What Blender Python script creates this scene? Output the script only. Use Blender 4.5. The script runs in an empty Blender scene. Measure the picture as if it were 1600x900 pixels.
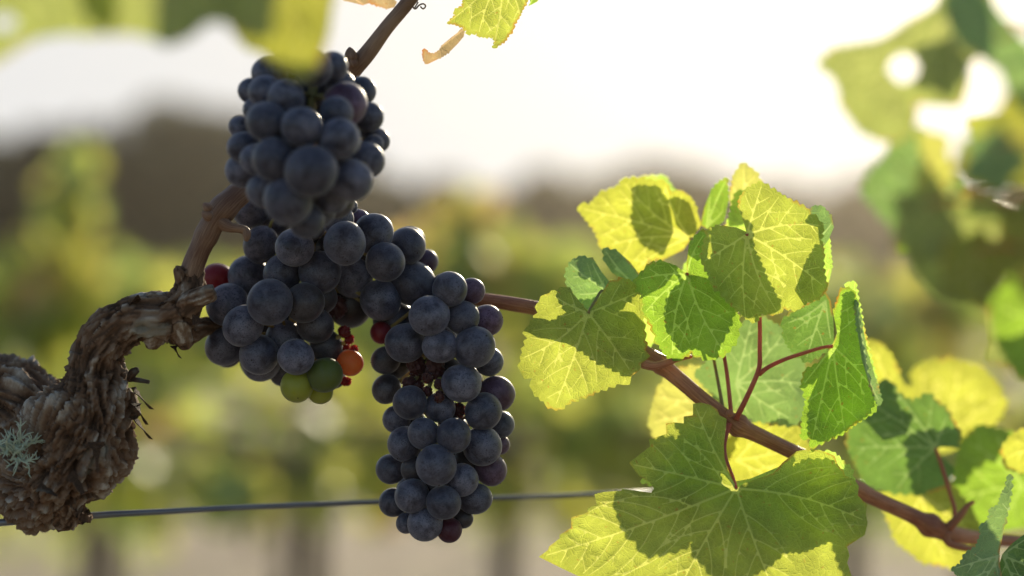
import bpy, bmesh, math, random
from mathutils import Vector, noise, Matrix
from mathutils.geometry import delaunay_2d_cdt
from math import radians as R, sin, cos, pi, sqrt, hypot

sc = bpy.context.scene
COL = sc.collection
# ---------------------------------------------------------------- camera
LENS, SENS, CAMZ = 70.0, 36.0, 1.0
K = SENS / LENS / 1600.0
cam = bpy.data.cameras.new('camera'); camo = bpy.data.objects.new('camera', cam); COL.objects.link(camo)
camo.location = (0, 0, CAMZ); camo.rotation_euler = (R(90), 0, 0)
cam.lens = LENS; cam.sensor_width = SENS; cam.clip_start = 0.02; cam.clip_end = 3000
cam.dof.use_dof = True; cam.dof.focus_distance = 0.70; cam.dof.aperture_fstop = 3.7; cam.dof.aperture_blades = 0
sc.camera = camo
def at(px, py, d):
    return Vector(((px - 800) * K * d, d, CAMZ - (py - 450) * K * d))
# ---------------------------------------------------------------- world and sun
HAZE = .0012
SUN_EL, SUN_AZ = 16.5, 13.0
w = bpy.data.worlds.new('World'); sc.world = w; w.use_nodes = True
nt = w.node_tree; nt.nodes.clear()
sky = nt.nodes.new('ShaderNodeTexSky'); sky.sky_type = 'NISHITA'; sky.sun_disc = False
sky.sun_elevation = R(SUN_EL); sky.sun_rotation = R(SUN_AZ); sky.air_density = 1.0; sky.dust_density = 1.5; sky.ozone_density = 1.5
sc_ = nt.nodes.new('ShaderNodeVectorMath'); sc_.operation = 'SCALE'; sc_.inputs['Scale'].default_value = 1.35
mn = nt.nodes.new('ShaderNodeVectorMath'); mn.operation = 'MINIMUM'; mn.inputs[1].default_value = (6.05, 6.1, 6.15)
bg = nt.nodes.new('ShaderNodeBackground'); bg.inputs['Strength'].default_value = 0.1
wo = nt.nodes.new('ShaderNodeOutputWorld')
nt.links.new(sky.outputs[0], sc_.inputs[0]); nt.links.new(sc_.outputs[0], mn.inputs[0]); nt.links.new(mn.outputs[0], bg.inputs[0]); nt.links.new(bg.outputs[0], wo.inputs[0])
sl = bpy.data.lights.new('sun', 'SUN'); sl.energy = 4.7; sl.angle = R(0.53); sl.color = (1.0, 0.87, 0.64)
so = bpy.data.objects.new('sun', sl); COL.objects.link(so)
SUNV = Vector((sin(R(SUN_AZ)) * cos(R(SUN_EL)), cos(R(SUN_AZ)) * cos(R(SUN_EL)), sin(R(SUN_EL))))
so.rotation_euler = SUNV.to_track_quat('Z', 'Y').to_euler(); so.location = (3, 10, 6)
sc.view_settings.view_transform = 'Standard'; sc.view_settings.look = 'None'
sc.view_settings.exposure = 0.42; sc.view_settings.gamma = 1.0
sc.render.engine = 'CYCLES'
sc.cycles.use_denoising = True
sc.cycles.max_bounces = 8; sc.cycles.transmission_bounces = 6; sc.cycles.diffuse_bounces = 4
sc.cycles.volume_bounces = 0; sc.cycles.sample_clamp_indirect = 6

# ---------------------------------------------------------------- helpers
def link(name, mesh, mats=(), parent=None):
    o = bpy.data.objects.new(name, mesh); COL.objects.link(o)
    if not mesh.materials:
        for m in mats: mesh.materials.append(m)
    if parent: o.parent = parent
    return o
def thing(name, label, cat, loc=(0, 0, 0), group=None):
    o = bpy.data.objects.new(name, None); COL.objects.link(o); o.location = loc; o.empty_display_size = 0.02
    tag(o, label, cat, group); return o
def tag(o, label=None, cat=None, group=None, kind=None):
    if label: o['label'] = label
    if cat: o['category'] = cat
    if group: o['group'] = group
    if kind: o['kind'] = kind
    return o
class MB:
    """collects verts / faces with material indices (world coordinates)"""
    def __init__(s): s.v = []; s.f = []; s.m = []; s.attr = []
    def tube(s, pts, rads, sides=8, mi=0, cap=True, rough=0.0, seed=0, freq=300.0):
        n = len(pts)
        if n < 2: return
        T = []
        for i in range(n):
            a = pts[max(0, i - 1)]; b = pts[min(n - 1, i + 1)]; t = (b - a)
            T.append(t.normalized() if t.length > 1e-12 else Vector((0, 0, 1)))
        u = T[0].orthogonal().normalized(); base = len(s.v); L = 0
        for i in range(n):
            u = (u - T[i] * u.dot(T[i]))
            u = u.normalized() if u.length > 1e-9 else T[i].orthogonal().normalized()
            vv = T[i].cross(u)
            if i: L += (pts[i] - pts[i - 1]).length
            for k in range(sides):
                a = 2 * pi * k / sides; r = rads[i]
                if rough:
                    r *= 1 + rough * (noise.noise(Vector((cos(a) * 2.2 + seed, sin(a) * 2.2, L * freq * .1))) + .6 * noise.noise(Vector((cos(a) * 6, sin(a) * 6 + seed, L * freq * .3))))
                s.v.append(pts[i] + u * (cos(a) * r) + vv * (sin(a) * r)); s.attr.append((cos(a) * 1.0, sin(a) * 1.0, L * 100))
        for i in range(n - 1):
            for k in range(sides):
                a = base + i * sides + k; b = base + i * sides + (k + 1) % sides
                s.f.append((a, b, b + sides, a + sides)); s.m.append(mi)
        if cap:
            s.f.append(tuple(base + k for k in range(sides))[::-1]); s.m.append(mi)
            s.f.append(tuple(base + (n - 1) * sides + k for k in range(sides))); s.m.append(mi)
    def poly(s, pts, mi=0):
        b = len(s.v); s.v.extend(pts); s.attr.extend([(0, 0, 0)] * len(pts)); s.f.append(tuple(range(b, b + len(pts)))); s.m.append(mi)
    def build(s, name, mats, parent=None, smooth=True, attr=False):
        off = parent_loc(parent)
        me = bpy.data.meshes.new(name); me.from_pydata([tuple(v - off) for v in s.v], [], s.f); me.update()
        me.polygons.foreach_set('material_index', s.m); me.polygons.foreach_set('use_smooth', [smooth] * len(s.f))
        if attr:
            a = me.attributes.new('flow', 'FLOAT_VECTOR', 'POINT'); a.data.foreach_set('vector', [c for t in s.attr for c in t])
        return link(name, me, mats, parent)
def parent_loc(p):
    v = Vector((0, 0, 0))
    while p is not None:
        v = v + Vector(p.location); p = p.parent
    return v
def spline(P, step):
    """Catmull-Rom through tuples; returns dense tuples"""
    out = []; n = len(P)
    for i in range(n - 1):
        p0, p1, p2, p3 = P[max(0, i - 1)], P[i], P[i + 1], P[min(n - 1, i + 2)]
        d = hypot(p2[0] - p1[0], p2[1] - p1[1]); m = max(1, int(d / step))
        for k in range(m):
            t = k / m
            out.append(tuple(.5 * (2 * b + (c - a) * t + (2 * a - 5 * b + 4 * c - e) * t * t + (3 * b - a - 3 * c + e) * t ** 3) for a, b, c, e in zip(p0, p1, p2, p3)))
    out.append(tuple(P[-1])); return out

# ---------------------------------------------------------------- materials
def newmat(name):
    m = bpy.data.materials.new(name); m.use_nodes = True; t = m.node_tree; t.nodes.clear()
    out = t.nodes.new('ShaderNodeOutputMaterial'); return m, t, out
def N(t, typ, **kw):
    n = t.nodes.new(typ)
    for k, v in kw.items():
        if k in n.inputs and not hasattr(n, k): n.inputs[k].default_value = v
        elif hasattr(n, k): setattr(n, k, v)
        else: n.inputs[k].default_value = v
    return n
def ramp(t, pts):
    r = t.nodes.new('ShaderNodeValToRGB'); e = r.color_ramp.elements
    while len(e) < len(pts): e.new(.5)
    for i, (p, c) in enumerate(pts):
        e[i].position = p; e[i].color = (*c, 1) if len(c) == 3 else c
    return r
def leaf_mat(name, refl, trans, sheen_spec=.35, mottling=.35, veinlet=.28, spots=(.25, .10, .02)):
    m, t, out = newmat(name); L = t.links
    uv = N(t, 'ShaderNodeAttribute'); uv.attribute_name = 'leaf_uv'
    oi = N(t, 'ShaderNodeObjectInfo')
    vor = N(t, 'ShaderNodeTexVoronoi'); vor.feature = 'DISTANCE_TO_EDGE'; vor.inputs['Scale'].default_value = 9.0
    nz = N(t, 'ShaderNodeTexNoise'); nz.inputs['Scale'].default_value = 3.0; nz.inputs['Detail'].default_value = 4
    dist = N(t, 'ShaderNodeVectorMath'); dist.operation = 'MULTIPLY_ADD'; dist.inputs[1].default_value = (.10, .10, .0)
    L.new(uv.outputs['Vector'], nz.inputs['Vector']); L.new(nz.outputs['Color'], dist.inputs[0]); L.new(uv.outputs['Vector'], dist.inputs[2]); L.new(dist.outputs[0], vor.inputs['Vector'])
    va = N(t, 'ShaderNodeAttribute'); va.attribute_name = 'vein_dist'
    vm = N(t, 'ShaderNodeMapRange'); vm.interpolation_type = 'SMOOTHSTEP'; vm.inputs[1].default_value = -.35; vm.inputs[2].default_value = .75; vm.inputs[3].default_value = 1; vm.inputs[4].default_value = 0; L.new(va.outputs['Fac'], vm.inputs[0])
    v2 = N(t, 'ShaderNodeTexVoronoi'); v2.feature = 'DISTANCE_TO_EDGE'; v2.inputs['Scale'].default_value = 30.0
    L.new(dist.outputs[0], v2.inputs['Vector'])
    line = ramp(t, [(0, (1, 1, 1)), (.05, (.3, .3, .3)), (.11, (0, 0, 0))]); L.new(vor.outputs['Distance'], line.inputs[0])
    line2 = ramp(t, [(0, (.5, .5, .5)), (.12, (0, 0, 0))]); L.new(v2.outputs['Distance'], line2.inputs[0])
    ln = N(t, 'ShaderNodeMath', operation='MAXIMUM'); L.new(line.outputs[0], ln.inputs[0]); L.new(line2.outputs[0], ln.inputs[1])
    mot = N(t, 'ShaderNodeTexNoise'); mot.inputs['Scale'].default_value = 1.6; mot.inputs['Detail'].default_value = 5; mot.inputs['Roughness'].default_value = .6
    L.new(uv.outputs['Vector'], mot.inputs['Vector'])
    mr = N(t, 'ShaderNodeMapRange'); mr.inputs[1].default_value = .3; mr.inputs[2].default_value = .7; mr.inputs[3].default_value = 1 - mottling; mr.inputs[4].default_value = 1 + mottling * .5
    L.new(mot.outputs[0], mr.inputs[0])
    # brown specks
    sp = N(t, 'ShaderNodeTexNoise'); sp.inputs['Scale'].default_value = 11; sp.inputs['Detail'].default_value = 3; L.new(uv.outputs['Vector'], sp.inputs['Vector'])
    spr = ramp(t, [(.66, (0, 0, 0)), (.72, (1, 1, 1))]); L.new(sp.outputs[0], spr.inputs[0])
    ea = N(t, 'ShaderNodeAttribute'); ea.attribute_name = 'edge_dist'
    em = N(t, 'ShaderNodeMapRange'); em.inputs[1].default_value = .0; em.inputs[2].default_value = 4.5; em.inputs[3].default_value = 1; em.inputs[4].default_value = 0; L.new(ea.outputs['Fac'], em.inputs[0])
    er = ramp(t, [(.50, (0, 0, 0)), (.66, (1, 1, 1))]); L.new(mot.outputs[0], er.inputs[0])
    ef = N(t, 'ShaderNodeMath', operation='MULTIPLY'); L.new(em.outputs[0], ef.inputs[0]); L.new(er.outputs[0], ef.inputs[1])
    def tint(c, vk):
        a = N(t, 'ShaderNodeVectorMath', operation='SCALE'); a.inputs[0].default_value = c; L.new(mr.outputs[0], a.inputs['Scale'])
        b = N(t, 'ShaderNodeMix'); b.data_type = 'RGBA'; L.new(a.outputs[0], b.inputs[6])
        b.inputs[7].default_value = (min(1, c[0] * 1.5 + .05), min(1, c[1] * 1.4 + .05), c[2] * 1.6 + .03, 1)
        f = N(t, 'ShaderNodeMath', operation='MULTIPLY'); f.inputs[1].default_value = vk; L.new(ln.outputs[0], f.inputs[0]); L.new(f.outputs[0], b.inputs[0])
        e = N(t, 'ShaderNodeMix'); e.data_type = 'RGBA'; L.new(vm.outputs[0], e.inputs[0]); L.new(b.outputs[2], e.inputs[6]); e.inputs[7].default_value = (min(.75, c[0] * 1.25 + .07), min(.8, c[1] * 1.15 + .07), c[2] * 1.2 + .05, 1); b = e
        eb = N(t, 'ShaderNodeMix'); eb.data_type = 'RGBA'; L.new(ef.outputs[0], eb.inputs[0]); L.new(b.outputs[2], eb.inputs[6]); eb.inputs[7].default_value = (spots[0] * 1.3, spots[1] * 1.2, spots[2], 1); b = eb
        d = N(t, 'ShaderNodeMix'); d.data_type = 'RGBA'; L.new(b.outputs[2], d.inputs[6]); d.inputs[7].default_value = (*spots, 1)
        g = N(t, 'ShaderNodeMath', operation='MULTIPLY'); g.inputs[1].default_value = .55; L.new(spr.outputs[0], g.inputs[0]); L.new(g.outputs[0], d.inputs[0])
        return d.outputs[2]
    bump = N(t, 'ShaderNodeBump'); bump.inputs['Strength'].default_value = .55; bump.inputs['Distance'].default_value = .0006
    hb = N(t, 'ShaderNodeMath', operation='SUBTRACT'); hb.inputs[0].default_value = 1; L.new(ln.outputs[0], hb.inputs[1]); L.new(hb.outputs[0], bump.inputs['Height'])
    pb = N(t, 'ShaderNodeBsdfPrincipled'); L.new(tint(refl, veinlet), pb.inputs['Base Color']); pb.inputs['Roughness'].default_value = .48
    pb.inputs['Specular IOR Level'].default_value = sheen_spec; L.new(bump.outputs[0], pb.inputs['Normal'])
    tr = N(t, 'ShaderNodeBsdfTranslucent'); L.new(tint(trans, veinlet), tr.inputs['Color']); L.new(bump.outputs[0], tr.inputs['Normal'])
    ad = N(t, 'ShaderNodeAddShader'); L.new(pb.outputs[0], ad.inputs[0]); L.new(tr.outputs[0], ad.inputs[1]); L.new(ad.outputs[0], out.inputs[0])
    return m
LF = {
    'fresh': leaf_mat('leaf_fresh', (.050, .125, .024), (.34, .375, .05)),
    'green': leaf_mat('leaf_green', (.035, .095, .022), (.23, .37, .03)),
    'deep': leaf_mat('leaf_deep', (.035, .085, .040), (.11, .20, .030)),
    'teal': leaf_mat('leaf_teal', (.075, .130, .090), (.16, .26, .06), sheen_spec=.5),
    'yellow': leaf_mat('leaf_yellow', (.06, .085, .015), (.42, .44, .05)),
    'thin': leaf_mat('leaf_shade_caster', (.05, .10, .03), (.46, .68, .10)),  # for the added shade-casting leaves; lets light through so their shade stays green
    'olive': leaf_mat('leaf_olive', (.06, .09, .045), (.27, .31, .075)),
    'mustard': leaf_mat('leaf_mustard', (.06, .08, .03), (.26, .27, .03)),
    'pale': leaf_mat('leaf_pale', (.09, .12, .05), (.46, .46, .09)),
    'russet': leaf_mat('leaf_russet', (.13, .10, .055), (.34, .25, .12)),
}
def stem_mat(name, c1, c2, rough=.5, sc1=6., trans=None, bumpd=.0006):
    m, t, out = newmat(name); L = t.links
    at_ = N(t, 'ShaderNodeAttribute'); at_.attribute_name = 'flow'
    mp = N(t, 'ShaderNodeMapping'); mp.inputs['Scale'].default_value = (1.6, 1.6, .22); L.new(at_.outputs['Vector'], mp.inputs[0])
    n1 = N(t, 'ShaderNodeTexNoise'); n1.inputs['Scale'].default_value = sc1; n1.inputs['Detail'].default_value = 6; L.new(mp.outputs[0], n1.inputs['Vector'])
    tc = N(t, 'ShaderNodeTexCoord'); n2 = N(t, 'ShaderNodeTexNoise'); n2.inputs['Scale'].default_value = 55; n2.inputs['Detail'].default_value = 3; L.new(tc.outputs['Object'], n2.inputs['Vector'])
    ad = N(t, 'ShaderNodeMath', operation='ADD'); L.new(n1.outputs[0], ad.inputs[0]); L.new(n2.outputs[0], ad.inputs[1])
    ml = N(t, 'ShaderNodeMath', operation='MULTIPLY'); ml.inputs[1].default_value = .5; L.new(ad.outputs[0], ml.inputs[0])
    r = ramp(t, [(.40, c1), (.60, c2)]); L.new(ml.outputs[0], r.inputs[0])
    b = N(t, 'ShaderNodeBump'); b.inputs['Strength'].default_value = .6; b.inputs['Distance'].default_value = bumpd; L.new(n1.outputs[0], b.inputs['Height'])
    p = N(t, 'ShaderNodeBsdfPrincipled'); L.new(r.outputs[0], p.inputs['Base Color']); p.inputs['Roughness'].default_value = rough; L.new(b.outputs[0], p.inputs['Normal'])
    if trans:
        p.inputs['Subsurface Weight'].default_value = .35; p.inputs['Subsurface Radius'].default_value = trans; p.inputs['Subsurface Scale'].default_value = .004
    L.new(p.outputs[0], out.inputs[0]); return m
CANE_RED = stem_mat('cane_red_brown', (.27, .085, .035), (.58, .26, .12), .45, trans=(1, .3, .12))
CANE_TAN = stem_mat('cane_tan', (.12, .050, .025), (.28, .17, .10), .6, sc1=9, bumpd=.0004)
CANE_GREY = stem_mat('cane_grey_brown', (.11, .060, .040), (.24, .16, .11), .6)
PETIOLE = stem_mat('petiole_red', (.40, .075, .045), (.55, .16, .08), .4, trans=(1, .3, .2))
PETIOLE_G = stem_mat('petiole_green', (.20, .20, .06), (.34, .22, .08), .4, trans=(1, .8, .2))
def bark_mat():
    m, t, out = newmat('old_bark'); L = t.links
    a = N(t, 'ShaderNodeAttribute'); a.attribute_name = 'flow'
    n1 = N(t, 'ShaderNodeTexNoise'); n1.inputs['Scale'].default_value = 2.4; n1.inputs['Detail'].default_value = 8; n1.inputs['Roughness'].default_value = .65
    mp = N(t, 'ShaderNodeMapping'); mp.inputs['Scale'].default_value = (3., 3., .8); L.new(a.outputs['Vector'], mp.inputs[0]); L.new(mp.outputs[0], n1.inputs['Vector'])
    tc = N(t, 'ShaderNodeTexCoord'); n2 = N(t, 'ShaderNodeTexNoise'); n2.inputs['Scale'].default_value = 160; n2.inputs['Detail'].default_value = 6; L.new(tc.outputs['Object'], n2.inputs['Vector'])
    cv = N(t, 'ShaderNodeAttribute'); cv.attribute_name = 'ridge'
    # grey ridge tops also paint in silvery highlights; cracks are darker red-brown
    s1 = N(t, 'ShaderNodeMath', operation='MULTIPLY_ADD'); s1.inputs[1].default_value = .55; L.new(n1.outputs[0], s1.inputs[0])
    s2 = N(t, 'ShaderNodeMath', operation='MULTIPLY'); s2.inputs[1].default_value = .45; L.new(cv.outputs['Fac'], s2.inputs[0]); L.new(s2.outputs[0], s1.inputs[2])
    r = ramp(t, [(.24, (.05, .028, .016)), (.40, (.15, .085, .05)), (.54, (.21, .150, .105)), (.68, (.40, .36, .31))]); L.new(s1.outputs[0], r.inputs[0])
    # pale grey-green lichen crust patches
    n3 = N(t, 'ShaderNodeTexNoise'); n3.inputs['Scale'].default_value = 48; n3.inputs['Detail'].default_value = 5; L.new(tc.outputs['Object'], n3.inputs['Vector'])
    lr = ramp(t, [(.60, (0, 0, 0)), (.67, (1, 1, 1))]); L.new(n3.outputs[0], lr.inputs[0])
    lm = N(t, 'ShaderNodeMath', operation='MULTIPLY'); lm.inputs[1].default_value = .5; L.new(lr.outputs[0], lm.inputs[0])
    mx = N(t, 'ShaderNodeMix'); mx.data_type = 'RGBA'; L.new(lm.outputs[0], mx.inputs[0]); L.new(r.outputs[0], mx.inputs[6]); mx.inputs[7].default_value = (.26, .27, .23, 1)
    hs = N(t, 'ShaderNodeMath', operation='ADD'); L.new(n1.outputs[0], hs.inputs[0]); L.new(n2.outputs[0], hs.inputs[1])
    b = N(t, 'ShaderNodeBump'); b.inputs['Strength'].default_value = .9; b.inputs['Distance'].default_value = .0014; L.new(hs.outputs[0], b.inputs['Height'])
    p = N(t, 'ShaderNodeBsdfPrincipled'); p.inputs['Roughness'].default_value = .85; p.inputs['Specular IOR Level'].default_value = .25
    L.new(mx.outputs[2], p.inputs['Base Color']); L.new(b.outputs[0], p.inputs['Normal']); L.new(p.outputs[0], out.inputs[0]); return m
BARK = bark_mat()
def grape_mat(name, skin, bloom, bl=.75, sss=0.0, rad=(1, .2, .1)):
    m, t, out = newmat(name); L = t.links
    tc = N(t, 'ShaderNodeTexCoord'); oi = N(t, 'ShaderNodeObjectInfo')
    of = N(t, 'ShaderNodeVectorMath', operation='SCALE'); of.inputs['Scale'].default_value = 7.0
    cb = N(t, 'ShaderNodeCombineXYZ'); [L.new(oi.outputs['Random'], cb.inputs[i]) for i in range(3)]; L.new(cb.outputs[0], of.inputs[0])
    sm = N(t, 'ShaderNodeVectorMath', operation='ADD'); L.new(tc.outputs['Object'], sm.inputs[0]); L.new(of.outputs[0], sm.inputs[1])
    n1 = N(t, 'ShaderNodeTexNoise'); n1.inputs['Scale'].default_value = 1.25; n1.inputs['Detail'].default_value = 8; n1.inputs['Roughness'].default_value = .62; n1.inputs['Distortion'].default_value = .5; L.new(sm.outputs[0], n1.inputs['Vector'])
    n2 = N(t, 'ShaderNodeTexNoise'); n2.inputs['Scale'].default_value = 14; n2.inputs['Detail'].default_value = 4; L.new(sm.outputs[0], n2.inputs['Vector'])
    r1 = ramp(t, [(.34, (.12, .12, .12)), (.60, (1, 1, 1))]); L.new(n1.outputs[0], r1.inputs[0])
    r2 = ramp(t, [(.34, (.22, .22, .22)), (.47, (1, 1, 1))]); L.new(n2.outputs[0], r2.inputs[0])
    f = N(t, 'ShaderNodeMath', operation='MULTIPLY'); L.new(r1.outputs[0], f.inputs[0]); L.new(r2.outputs[0], f.inputs[1])
    f2 = N(t, 'ShaderNodeMath', operation='MULTIPLY'); L.new(f.outputs[0], f2.inputs[0]); f2.inputs[1].default_value = bl
    # small dark lenticels
    v = N(t, 'ShaderNodeTexVoronoi'); v.inputs['Scale'].default_value = 2.4; L.new(sm.outputs[0], v.inputs['Vector'])
    vr = ramp(t, [(.035, (0, 0, 0)), (.06, (1, 1, 1))]); L.new(v.outputs['Distance'], vr.inputs[0])
    f3 = N(t, 'ShaderNodeMath', operation='MULTIPLY'); L.new(f2.outputs[0], f3.inputs[0]); L.new(vr.outputs[0], f3.inputs[1])
    hue = N(t, 'ShaderNodeMapRange'); hue.inputs[3].default_value = .62; hue.inputs[4].default_value = 1.3; L.new(oi.outputs['Random'], hue.inputs[0])
    bs = N(t, 'ShaderNodeVectorMath', operation='SCALE'); bs.inputs[0].default_value = bloom; L.new(hue.outputs[0], bs.inputs['Scale'])
    mx = N(t, 'ShaderNodeMix'); mx.data_type = 'RGBA'; mx.inputs[6].default_value = (*skin, 1); L.new(bs.outputs[0], mx.inputs[7]); L.new(f3.outputs[0], mx.inputs[0])
    ro = N(t, 'ShaderNodeMapRange'); ro.inputs[3].default_value = .34; ro.inputs[4].default_value = .62; L.new(f3.outputs[0], ro.inputs[0])
    b = N(t, 'ShaderNodeBump'); b.inputs['Strength'].default_value = .15; b.inputs['Distance'].default_value = .0003; L.new(n2.outputs[0], b.inputs['Height'])
    p = N(t, 'ShaderNodeBsdfPrincipled'); L.new(mx.outputs[2], p.inputs['Base Color']); L.new(ro.outputs[0], p.inputs['Roughness']); L.new(b.outputs[0], p.inputs['Normal'])
    p.inputs['Specular IOR Level'].default_value = .35
    p.inputs['Sheen Weight'].default_value = .25; p.inputs['Sheen Roughness'].default_value = .4; p.inputs['Sheen Tint'].default_value = (.85, .88, 1, 1)
    if sss:
        p.inputs['Subsurface Weight'].default_value = sss; p.inputs['Subsurface Radius'].default_value = rad; p.inputs['Subsurface Scale'].default_value = .008
        tr = N(t, 'ShaderNodeBsdfTranslucent'); L.new(mx.outputs[2], tr.inputs['Color'])
        ms = N(t, 'ShaderNodeMixShader'); ms.inputs[0].default_value = .35; L.new(p.outputs[0], ms.inputs[1]); L.new(tr.outputs[0], ms.inputs[2]); L.new(ms.outputs[0], out.inputs[0])
    else: L.new(p.outputs[0], out.inputs[0])
    return m
GM = {
    'b': grape_mat('grape_blue', (.012, .011, .022), (.150, .150, .200)),
    'v': grape_mat('grape_violet', (.035, .010, .022), (.165, .105, .165)),
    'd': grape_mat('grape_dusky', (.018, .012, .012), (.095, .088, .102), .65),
    'w': grape_mat('grape_wine', (.075, .012, .022), (.11, .06, .085), .6, .2),
    'r': grape_mat('grape_red', (.22, .010, .016), (.20, .06, .08), .35, .6),
    'g': grape_mat('grape_green', (.13, .17, .025), (.15, .18, .10), .5, .6, (1, 1, .2)),
    'y': grape_mat('grape_yellow', (.34, .36, .04), (.30, .33, .12), .3, .7, (1, 1, .2)),
    'o': grape_mat('grape_orange', (.62, .17, .03), (.50, .30, .12), .3, .7, (1, .4, .1)),
    's': grape_mat('grape_shrivelled', (.07, .016, .016), (.13, .07, .06), .5, .15),
    'k': grape_mat('grape_dried_red', (.20, .012, .014), (.12, .03, .03), .3, .5),
}
def simple(name, col, rough=.6, metal=0, bump=None):
    m, t, out = newmat(name); p = N(t, 'ShaderNodeBsdfPrincipled'); p.inputs['Base Color'].default_value = (*col, 1); p.inputs['Roughness'].default_value = rough; p.inputs['Metallic'].default_value = metal
    tc = N(t, 'ShaderNodeTexCoord'); n = N(t, 'ShaderNodeTexNoise'); n.inputs['Scale'].default_value = bump or 200; n.inputs['Detail'].default_value = 5; t.links.new(tc.outputs['Object'], n.inputs['Vector'])
    mx = N(t, 'ShaderNodeMix'); mx.data_type = 'RGBA'; mx.inputs[6].default_value = tuple(c * .6 for c in col) + (1,); mx.inputs[7].default_value = tuple(min(1, c * 1.3) for c in col) + (1,)
    t.links.new(n.outputs[0], mx.inputs[0]); t.links.new(mx.outputs[2], p.inputs['Base Color']); t.links.new(p.outputs[0], out.inputs[0]); return m
SCAR = simple('grape_scar', (.02, .014, .012), .8)

# ================================================================= SETTING
def ground():
    m, t, out = newmat('soil'); L = t.links
    tc = N(t, 'ShaderNodeTexCoord')
    n1 = N(t, 'ShaderNodeTexNoise'); n1.inputs['Scale'].default_value = .35; n1.inputs['Detail'].default_value = 6; L.new(tc.outputs['Object'], n1.inputs['Vector'])
    n2 = N(t, 'ShaderNodeTexNoise'); n2.inputs['Scale'].default_value = 9; n2.inputs['Detail'].default_value = 8; L.new(tc.outputs['Object'], n2.inputs['Vector'])
    r = ramp(t, [(.35, (.30, .22, .15)), (.65, (.46, .37, .27))]); L.new(n2.outputs[0], r.inputs[0])
    g = ramp(t, [(.56, (0, 0, 0)), (.66, (1, 1, 1))]); L.new(n1.outputs[0], g.inputs[0])
    mx = N(t, 'ShaderNodeMix'); mx.data_type = 'RGBA'; L.new(g.outputs[0], mx.inputs[0]); L.new(r.outputs[0], mx.inputs[6]); mx.inputs[7].default_value = (.14, .17, .05, 1)
    b = N(t, 'ShaderNodeBump'); b.inputs['Distance'].default_value = .03; L.new(n2.outputs[0], b.inputs['Height'])
    p = N(t, 'ShaderNodeBsdfPrincipled'); p.inputs['Roughness'].default_value = .95; L.new(mx.outputs[2], p.inputs['Base Color']); L.new(b.outputs[0], p.inputs['Normal']); L.new(p.outputs[0], out.inputs[0])
    me = bpy.data.meshes.new('ground'); vs = []; fs = []
    xs = [-900, -200, -60, -30] + [-20 + i for i in range(41)] + [30, 60, 200, 900]
    ys = [-900, -60, -20] + [-6 + i for i in range(37)] + [40, 60, 120, 300, 1500]
    for y in ys:
        for x in xs:
            vs.append((x, y, .04 * noise.noise(Vector((x * .3, y * .3, 0))) if abs(x) < 25 and -10 < y < 35 else 0))
    nx = len(xs)
    for j in range(len(ys) - 1):
        for i in range(nx - 1): a = j * nx + i; fs.append((a, a + 1, a + nx + 1, a + nx))
    me.from_pydata(vs, [], fs); me.update(); me.polygons.foreach_set('use_smooth', [True] * len(fs))
    tag(link('ground', me, [m]), kind='structure')
ground()

# ---- background vines: leaf cards on shoots
def card_leaf(mb, p, size, rng, mi, face=None):
    n = Vector((rng.gauss(0, .7), rng.gauss(-.6, .6), rng.gauss(.25, .5))).normalized()
    u = n.orthogonal().normalized(); a = rng.uniform(0, 2 * pi); v = n.cross(u); u2 = u * cos(a) + v * sin(a); v2 = n.cross(u2)
    prof = [(0, -.1), (.35, -.42), (.55, -.1), (.42, .15), (.5, .45), (.2, .42), (0, .75), (-.2, .42), (-.5, .45), (-.42, .15), (-.55, -.1), (-.35, -.42)]
    mb.poly([p + u2 * (x * size) + v2 * (y * size) + n * (abs(x) * size * .25) for x, y in prof], mi)
BGL = [LF['yellow'], LF['fresh'], LF['green'], LF['deep'], LF['russet']]
BGLEAF = []
for nm, rf, tr in (('far_leaf_yellow', (.08, .10, .03), (.44, .43, .08)), ('far_leaf_green', (.06, .10, .035), (.34, .39, .09)), ('far_leaf_deep', (.06, .10, .045), (.25, .33, .09)), ('far_leaf_tan', (.16, .11, .05), (.40, .28, .10))):
    m, t, out = newmat(nm); p = N(t, 'ShaderNodeBsdfPrincipled'); p.inputs['Roughness'].default_value = .5
    tc = N(t, 'ShaderNodeTexCoord'); nz = N(t, 'ShaderNodeTexNoise'); nz.inputs['Scale'].default_value = 12; t.links.new(tc.outputs['Object'], nz.inputs['Vector'])
    mr = N(t, 'ShaderNodeMapRange'); mr.inputs[3].default_value = .6; mr.inputs[4].default_value = 1.4; t.links.new(nz.outputs[0], mr.inputs[0])
    for c, node, key in ((rf, p, 'Base Color'), (tr, N(t, 'ShaderNodeBsdfTranslucent'), 'Color')):
        s = N(t, 'ShaderNodeVectorMath', operation='SCALE'); s.inputs[0].default_value = c; t.links.new(mr.outputs[0], s.inputs['Scale']); t.links.new(s.outputs[0], node.inputs[key]); last = node
    a = N(t, 'ShaderNodeAddShader'); t.links.new(p.outputs[0], a.inputs[0]); t.links.new(last.outputs[0], a.inputs[1]); t.links.new(a.outputs[0], out.inputs[0]); BGLEAF.append(m)
TRUNKM = simple('far_trunk', (.16, .12, .09), .9, bump=30)
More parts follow.
